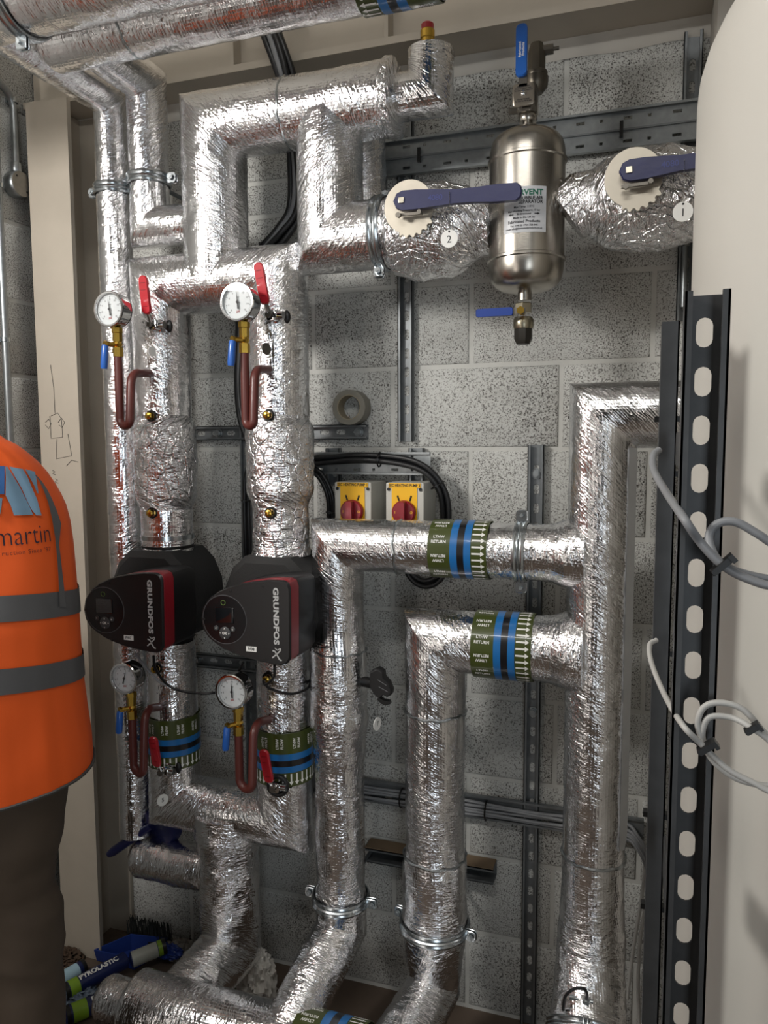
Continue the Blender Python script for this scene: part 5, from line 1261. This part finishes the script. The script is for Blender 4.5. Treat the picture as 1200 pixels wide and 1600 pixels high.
# close over the shoulders to the neck
za_, an, bn = ztop, VA(ztop), VB(ztop)
for (fa, fb, dz) in ((.86, .92, .016), (.66, .8, .036), (.46, .66, .052)):
    for i in range(nth):
        th = 2*PI*i/nth; vv.append(PC + sd_r*(an*fa*math.sin(th)) + nb_*(bn*fb*math.cos(th)) + Vector((0, 0, ztop+dz)))
nj = nz+3
q.add(vv, [(j*nth+i, j*nth+(i+1) % nth, (j+1)*nth+(i+1) % nth, (j+1)*nth+i) for j in range(nj) for i in range(nth)])
vest = q.build('hi_vis_vest', VEST, person, smooth=60)
def vpatch(fn, n, m, mat_, name, par, e=.0025):
    mb = MB(); vv = [VS(*fn(i/n, j/m), e) for j in range(m+1) for i in range(n+1)]
    mb.add(vv, [(j*(n+1)+i, j*(n+1)+i+1, (j+1)*(n+1)+i+1, (j+1)*(n+1)+i) for j in range(m) for i in range(n)]); return mb.build(name, mat_, par, smooth=60)
REFL = mat('grey_reflective_tape', '5a5a5b', .5, .2, var=.08)
# inverse: pixel -> (th, z) on the vest
def vinv(px, py):
    z_ = at(px, py, -per_y+.12).z
    for it in range(6):
        ths = [-1.3+.02*k for k in range(170)]; us = [ppx(VS(t, z_))[0] for t in ths]; im = int(np.argmax(us))
        th = float(np.interp(px, us[:im+1], ths[:im+1])); v_ = ppx(VS(th, z_))[1]; z_ += (v_-py)/F*1.55
    return th, z_
THM = max(((ppx(VS(.02*k, 1.3))[0], .02*k) for k in range(110)))[1]      # where the outline turns away
def band(y0l, y1l, y0r, y1r, nm):
    "horizontal tape all round; heights from the survey at the outline and at the frame's edge"
    zt0_, zb0_ = at(20, y0l, -per_y+.15).z, at(20, y1l, -per_y+.15).z
    zt1_, zb1_ = at(108, y0r, -per_y).z, at(108, y1r, -per_y).z
    def fn(u, v):
        th = -PI+2*PI*u; w_ = min(1, max(0, (th+.3)/(THM+.3))) if th > -.3 else 0
        if th > THM: w_ = 1-(th-THM)/(PI-THM)
        return th, (zb0_+(zb1_-zb0_)*w_)*(1-v)+(zt0_+(zt1_-zt0_)*w_)*v
    return vpatch(fn, 80, 4, REFL, nm, vest, .003)
band(952, 996, 947, 989, 'reflective_band'); band(1077, 1123, 1062, 1100, 'reflective_band')
def dens(l, k=4): return [(a[0]+(b[0]-a[0])*i/k, a[1]+(b[1]-a[1])*i/k) for a, b in zip(l, l[1:]) for i in range(k)]+[l[-1]]
def vpoly(left, right, name, m_, e=.003, n=14):
    "strip between two surveyed edges"
    L_ = [vinv(*p) for p in dens(left)]; R_ = [vinv(*p) for p in dens(right)]
    mb = MB(); vv = []; k = len(L_)
    for a, b in zip(L_, R_):
        for i in range(5): vv.append(VS(a[0]+(b[0]-a[0])*i/4, a[1]+(b[1]-a[1])*i/4, e+.003))
    mb.add(vv, [(j*5+i, j*5+i+1, j*5+6+i, j*5+5+i) for j in range(k-1) for i in range(4)]); return mb.build(name, m_, vest, smooth=60)
vpoly([(50, 742), (57, 752), (64, 766), (71, 785), (77, 810), (82, 840), (85, 870), (87, 900), (89, 948)], [(52, 742), (61, 752), (69, 764), (77, 780), (84, 797), (91, 818), (88, 850), (92, 885), (99, 948)], 'reflective_brace', REFL)
BL1 = mat('logo_light_blue', '6d8da5', .6); BL2 = mat('logo_blue', '2f5f9c', .6)
vpoly([(4, 729), (4, 760), (4, 772)], [(5, 729), (5, 760), (5, 772)], 'logo_shape', BL2) if False else None
vpoly([(-30, 728), (-30, 750), (-30, 772)], [(4, 728), (4, 750), (4, 772)], 'logo_shape', BL2)
vpoly([(5, 729), (6, 745), (6, 760), (6, 774), (14, 790), (19, 805)], [(8, 729), (18, 745), (27, 760), (34, 774), (42, 790), (48, 804)], 'logo_shape', BL1)
vpoly([(11, 729), (20, 745), (30, 762), (38, 780), (45, 795), (53, 805)], [(32, 733), (39, 745), (46, 762), (54, 780), (58, 795), (61, 805)], 'logo_shape', BL1)
vpoly([(35, 733), (42, 745), (49, 758), (54, 770)], [(50, 737), (52, 746), (54, 758), (56, 771)], 'logo_shape', BL1)
vpoly([(-30, 775), (-22, 790), (-15, 803)], [(1, 778), (0, 790), (-2, 803)], 'logo_shape', BL1)
DI = mat('dark_vest_print', '1f1628', .6)
t0_, z0_ = vinv(-8, 858); t1_, z1_ = vinv(77, 845); za2 = vinv(40, 826)[1]
vv, ff = text_mesh('martin', .1, -.012, 'LEFT', 1.0); x0, x1 = min(v[0] for v in vv), max(v[0] for v in vv)
zb_m = vinv(30, 851)[1]; hz = (vinv(30, 828)[1]-zb_m)
y0 = min(v[1] for v in vv); xh = .052
q = MB().add([VS(t0_+(t1_-t0_)*(v[0]-x0)/(x1-x0), zb_m+(v[1]-y0)/xh*hz, .0035) for v in vv], ff); q.build('vest_lettering', DI, vest, smooth=0)
t0_ = vinv(2, 866)[0]; t1_ = vinv(77, 860)[0]; zb_m = vinv(30, 866)[1]
vv, ff = text_mesh("ruction Since '97", .03, 0.0, 'LEFT', 1.15); x0, x1 = min(v[0] for v in vv), max(v[0] for v in vv); y0 = min(v[1] for v in vv)
q = MB().add([VS(t0_+(t1_-t0_)*(v[0]-x0)/(x1-x0), zb_m+(v[1]-y0)/.021*.0085, .0035) for v in vv], ff); q.build('vest_lettering', mat('dark_red_vest_print', '6b2a1c', .6), vest, smooth=0)
# hem binding
MB().tube([VS(2*PI*i/72, zh0, .002)*1 + Vector((0, 0, hemz(2*PI*i/72)-zh0)) for i in range(73)], .0035, 6).build('hem_binding', mat('grey_binding', '3d3d3c', .7), vest)
# trousers: hips and two legs
TR = mat('olive_brown_trousers', '4b3f33', .8, var=.15, scale=10, bump=.4, bscale=18)
def leg_path(side):
    out_ = []
    for py, px, rr_ in ((1215, 92, .098), (1300, 91, .098), (1350, 87, .094), (1400, 75, .086), (1440, 74, .079), (1480, 86, .082), (1520, 88, .080), (1600, 88, .075)):
        z_ = at(px, py, -per_y).z; c0 = ppx((PC.x, PC.y, z_))[0]; t_ = tdep((PC.x, PC.y, z_)); s0 = (px-c0)/F*t_-rr_
        c = PC + sd_r*s0 + Vector((0, 0, z_))
        if side < 0: c = c - sd_r*(2*max(.095, s0)*.98) + nb_*(.02)
        out_.append((c, rr_))
    return out_
for s_ in (1, -1):
    pts = leg_path(s_); P = [p for p, _ in pts]; R_ = [r_ for _, r_ in pts]
    zlast = P[-1].z; P.append(Vector((P[-1].x, P[-1].y-.005, .09 if zlast > .12 else zlast-.02))); R_.append(.072)
    dn = 12; Q = []; RR = []
    for i in range(len(P)-1):
        for k in range(dn): t_ = k/dn; Q.append(P[i].lerp(P[i+1], t_)); RR.append(R_[i]+(R_[i+1]-R_[i])*(t_*t_*(3-2*t_)))
    Q.append(P[-1]); RR.append(R_[-1]); vv = []; sg = 40
    for j, (c, r_) in enumerate(zip(Q, RR)):
        for i in range(sg):
            a = 2*PI*i/sg; d = Vector((math.cos(a), math.sin(a), 0)); w_ = 1+.05*mnoise.noise((math.cos(a)*1.5, math.sin(a)*1.5+s_, c.z*11))+.035*(1-abs(2*mnoise.noise((a*.5, c.z*16, s_*3))))*(1 if c.z < .55 else .4)
            vv.append(c+d*r_*w_)
    MB().add(vv, [(j*sg+i, j*sg+(i+1) % sg, (j+1)*sg+(i+1) % sg, (j+1)*sg+i) for j in range(len(Q)-1) for i in range(sg)]+[tuple(range(sg))]).build('trouser_leg', TR, person, smooth=60)
hp = [p for p, _ in leg_path(1)][0]; hl = [p for p, _ in leg_path(-1)][0]; hc = (hp+hl)/2
q = MB(); vv = []; sg = 48; lv_ = [(-.10, .16, .09), (-.04, .175, .105), (.04, .180, .112), (.12, .17, .105)]
for dz, a, b in lv_:
    for i in range(sg): t_ = 2*PI*i/sg; vv.append(hc+sd_r*a*math.sin(t_)+nb_*b*math.cos(t_)+Vector((0, 0, dz)))
q.add(vv, [(j*sg+i, j*sg+(i+1) % sg, (j+1)*sg+(i+1) % sg, (j+1)*sg+i) for j in range(len(lv_)-1) for i in range(sg)]+[tuple(range(sg))]).build('trouser_seat', TR, person, smooth=60)
for s_ in (1, -1):
    p = leg_path(s_)[-1][0]; fd = -nb_; M = Matrix.Translation((p.x, p.y, 0)) @ fd.to_track_quat('Y', 'Z').to_matrix().to_4x4()
    q = MB(); q.rbox((-.048, -.09, .001), (.048, .19, .03), .012, M)
    vv = []; sg = 24
    for yy, ww, hh in ((-.085, .036, .09), (-.05, .044, .125), (0, .045, .13), (.06, .046, .095), (.12, .046, .07), (.165, .038, .055), (.182, .02, .04)):
        for i in range(sg): t_ = PI*i/(sg-1); vv.append(M @ Vector((ww*math.cos(t_), yy, .028+(hh-.028)*math.sin(t_)**.7)))
    q.add(vv, [(j*sg+i, j*sg+i+1, (j+1)*sg+i+1, (j+1)*sg+i) for j in range(6) for i in range(sg-1)]+[tuple(range(sg)), tuple(range(6*sg+sg-1, 6*sg-1, -1))]); q.build('boot', mat('brown_boot_leather', '3a2a1f', .6), person)
# body: one continuous skinned figure under the clothes
SKIN = mat('skin', 'b58468', .5, var=.04)
J = {}; E_ = []; Rd = []
def j(name, p, r, par=None):
    J[name] = len(Rd); Rd.append((Vector(p), r)); 
    if par: E_.append((J[par], J[name]))
fd = -nb_; up_ = Vector((0, 0, 1)); zsn = ztop
j('pelvis', hc+Vector((0, 0, .06)), .13); j('waist', PC+Vector((0, 0, 1.12)), .115, 'pelvis'); j('chest', PC+Vector((0, 0, 1.32)), .125, 'waist'); j('collar', PC+Vector((0, 0, zsn-.03)), .075, 'chest'); j('neck', PC+Vector((0, 0, zsn+.055))+fd*.01, .056, 'collar')
j('skull', PC+Vector((0, 0, zsn+.13))+fd*.03, .072, 'neck'); j('crown', PC+Vector((0, 0, zsn+.20))+fd*.03, .080, 'skull')
for s_ in (1, -1):
    k = 'R' if s_ > 0 else 'L'; sh = PC+sd_r*s_*.145+Vector((0, 0, zsn-.075)); el = PC+sd_r*s_*.165+fd*.10+Vector((0, 0, zsn-.35)); wr = PC+sd_r*s_*.03+fd*.30+Vector((0, 0, zsn-.30)); pm_ = wr+(-sd_r*s_*.05+fd*.055)
    j('shoulder'+k, sh, .055, 'collar'); j('elbow'+k, el, .042, 'shoulder'+k); j('wrist'+k, wr, .028, 'elbow'+k); j('palm'+k, pm_, .030, 'wrist'+k)
    kn = leg_path(s_)[4][0]; ak = leg_path(s_)[-1][0]; j('hip'+k, (leg_path(s_)[0][0])+Vector((0, 0, -.05)), .085, 'pelvis'); j('knee'+k, kn, .058, 'hip'+k); j('ankle'+k, Vector((ak.x, ak.y, .10)), .042, 'knee'+k)
    dirn = (pm_-wr).normalized(); lat = dirn.cross(up_).normalized()
    for fi, (off_, ln) in enumerate(((-.027, .040), (-.009, .045), (.009, .042), (.026, .033))):
        b0 = pm_+up_*off_+dirn*.025; b1 = b0+dirn*ln-lat*s_*.006; b2 = b1+dirn*ln*.6+fd*-.010-lat*s_*.012
        j('f%d0%s' % (fi, k), b0, .009, 'palm'+k); j('f%d1%s' % (fi, k), b1, .0085, 'f%d0%s' % (fi, k)); j('f%d2%s' % (fi, k), b2, .0075, 'f%d1%s' % (fi, k))
    th0 = wr+dirn*.025+up_*.028; j('t0'+k, th0, .011, 'wrist'+k); j('t1'+k, th0+dirn*.03+up_*.022, .010, 't0'+k); j('t2'+k, th0+dirn*.05+up_*.028, .0085, 't1'+k)
me = bpy.data.meshes.new('body'); me.from_pydata([p for p, _ in Rd], E_, []); me.update()
bo = bpy.data.objects.new('body', me); C.objects.link(bo); sk = bo.modifiers.new('skin', 'SKIN'); sk.use_smooth_shade = True
if not me.skin_vertices: 
    bpy.context.view_layer.objects.active = bo
for i, (p, r_) in enumerate(Rd):
    sv = me.skin_vertices[0].data[i]; sv.radius = (r_, r_); sv.use_root = (i == 0)
ss = bo.modifiers.new('subdiv', 'SUBSURF'); ss.levels = 2; ss.render_levels = 2; me.materials.append(SKIN)
bo.parent = person; bo.matrix_parent_inverse = PM[person.name]
hd = PC+Vector((0, 0, zsn+.165))+fd*.03
q = MB(); vv = []; n = 24
Mh = Matrix(((sd_r.x, fd.x, 0), (sd_r.y, fd.y, 0), (0, 0, 1))).to_4x4(); Mh.translation = hd
for jj in range(n+1):
    for i in range(n*2):
        a, b = PI*jj/n, PI*i/n; x, y, z_ = math.sin(a)*math.cos(b), math.sin(a)*math.sin(b), math.cos(a)
        jaw = 1-.28*max(0, -z_)**1.3*(1 if y > 0 else .7); nose = .022*math.exp(-((x/.16)**2+((z_+.18)/.16)**2)) if y > 0 else 0; eye = -.007*sum(math.exp(-(((x-e_)/.14)**2+((z_-.02)/.1)**2)) for e_ in (.38, -.38)) if y > 0 else 0
        lip = .006*math.exp(-((x/.25)**2+((z_+.55)/.07)**2)) if y > 0 else 0
        vv.append(Mh @ Vector((x*.078*jaw, y*.098*jaw+nose+eye+lip, z_*.122)))
q.add(vv, [(jj*2*n+i, (jj+1)*2*n+i, (jj+1)*2*n+(i+1) % (2*n), jj*2*n+(i+1) % (2*n)) for jj in range(n) for i in range(2*n)])
for e_ in (1, -1): q.sphere(Mh @ Vector((e_*.080, -.002, -.01)), .022, 14, (.35, .6, 1.2))
q.build('head', SKIN, person)
q = MB(); vv = []
for jj in range(n+1):
    for i in range(n*2):
        a, b = PI*jj/n, PI*i/n; x, y, z_ = math.sin(a)*math.cos(b), math.sin(a)*math.sin(b), math.cos(a)
        lim = .25 if y > .2 else -.45
        z2 = max(z_, lim); k = 1.05 if z_ > lim else .93
        vv.append(Mh @ Vector((x*.080*k, y*.100*k-.002, z2*.126)))
q.add(vv, [(jj*2*n+i, (jj+1)*2*n+i, (jj+1)*2*n+(i+1) % (2*n), jj*2*n+(i+1) % (2*n)) for jj in range(n) for i in range(2*n)]).build('hair', mat('dark_brown_hair', '2c2119', .7, bump=.5, bscale=120), person)
for e_ in (.030, -.030): MB().sphere(Mh @ Vector((e_, .088, .003)), .0115, 14).build('eye', WHITE, person)
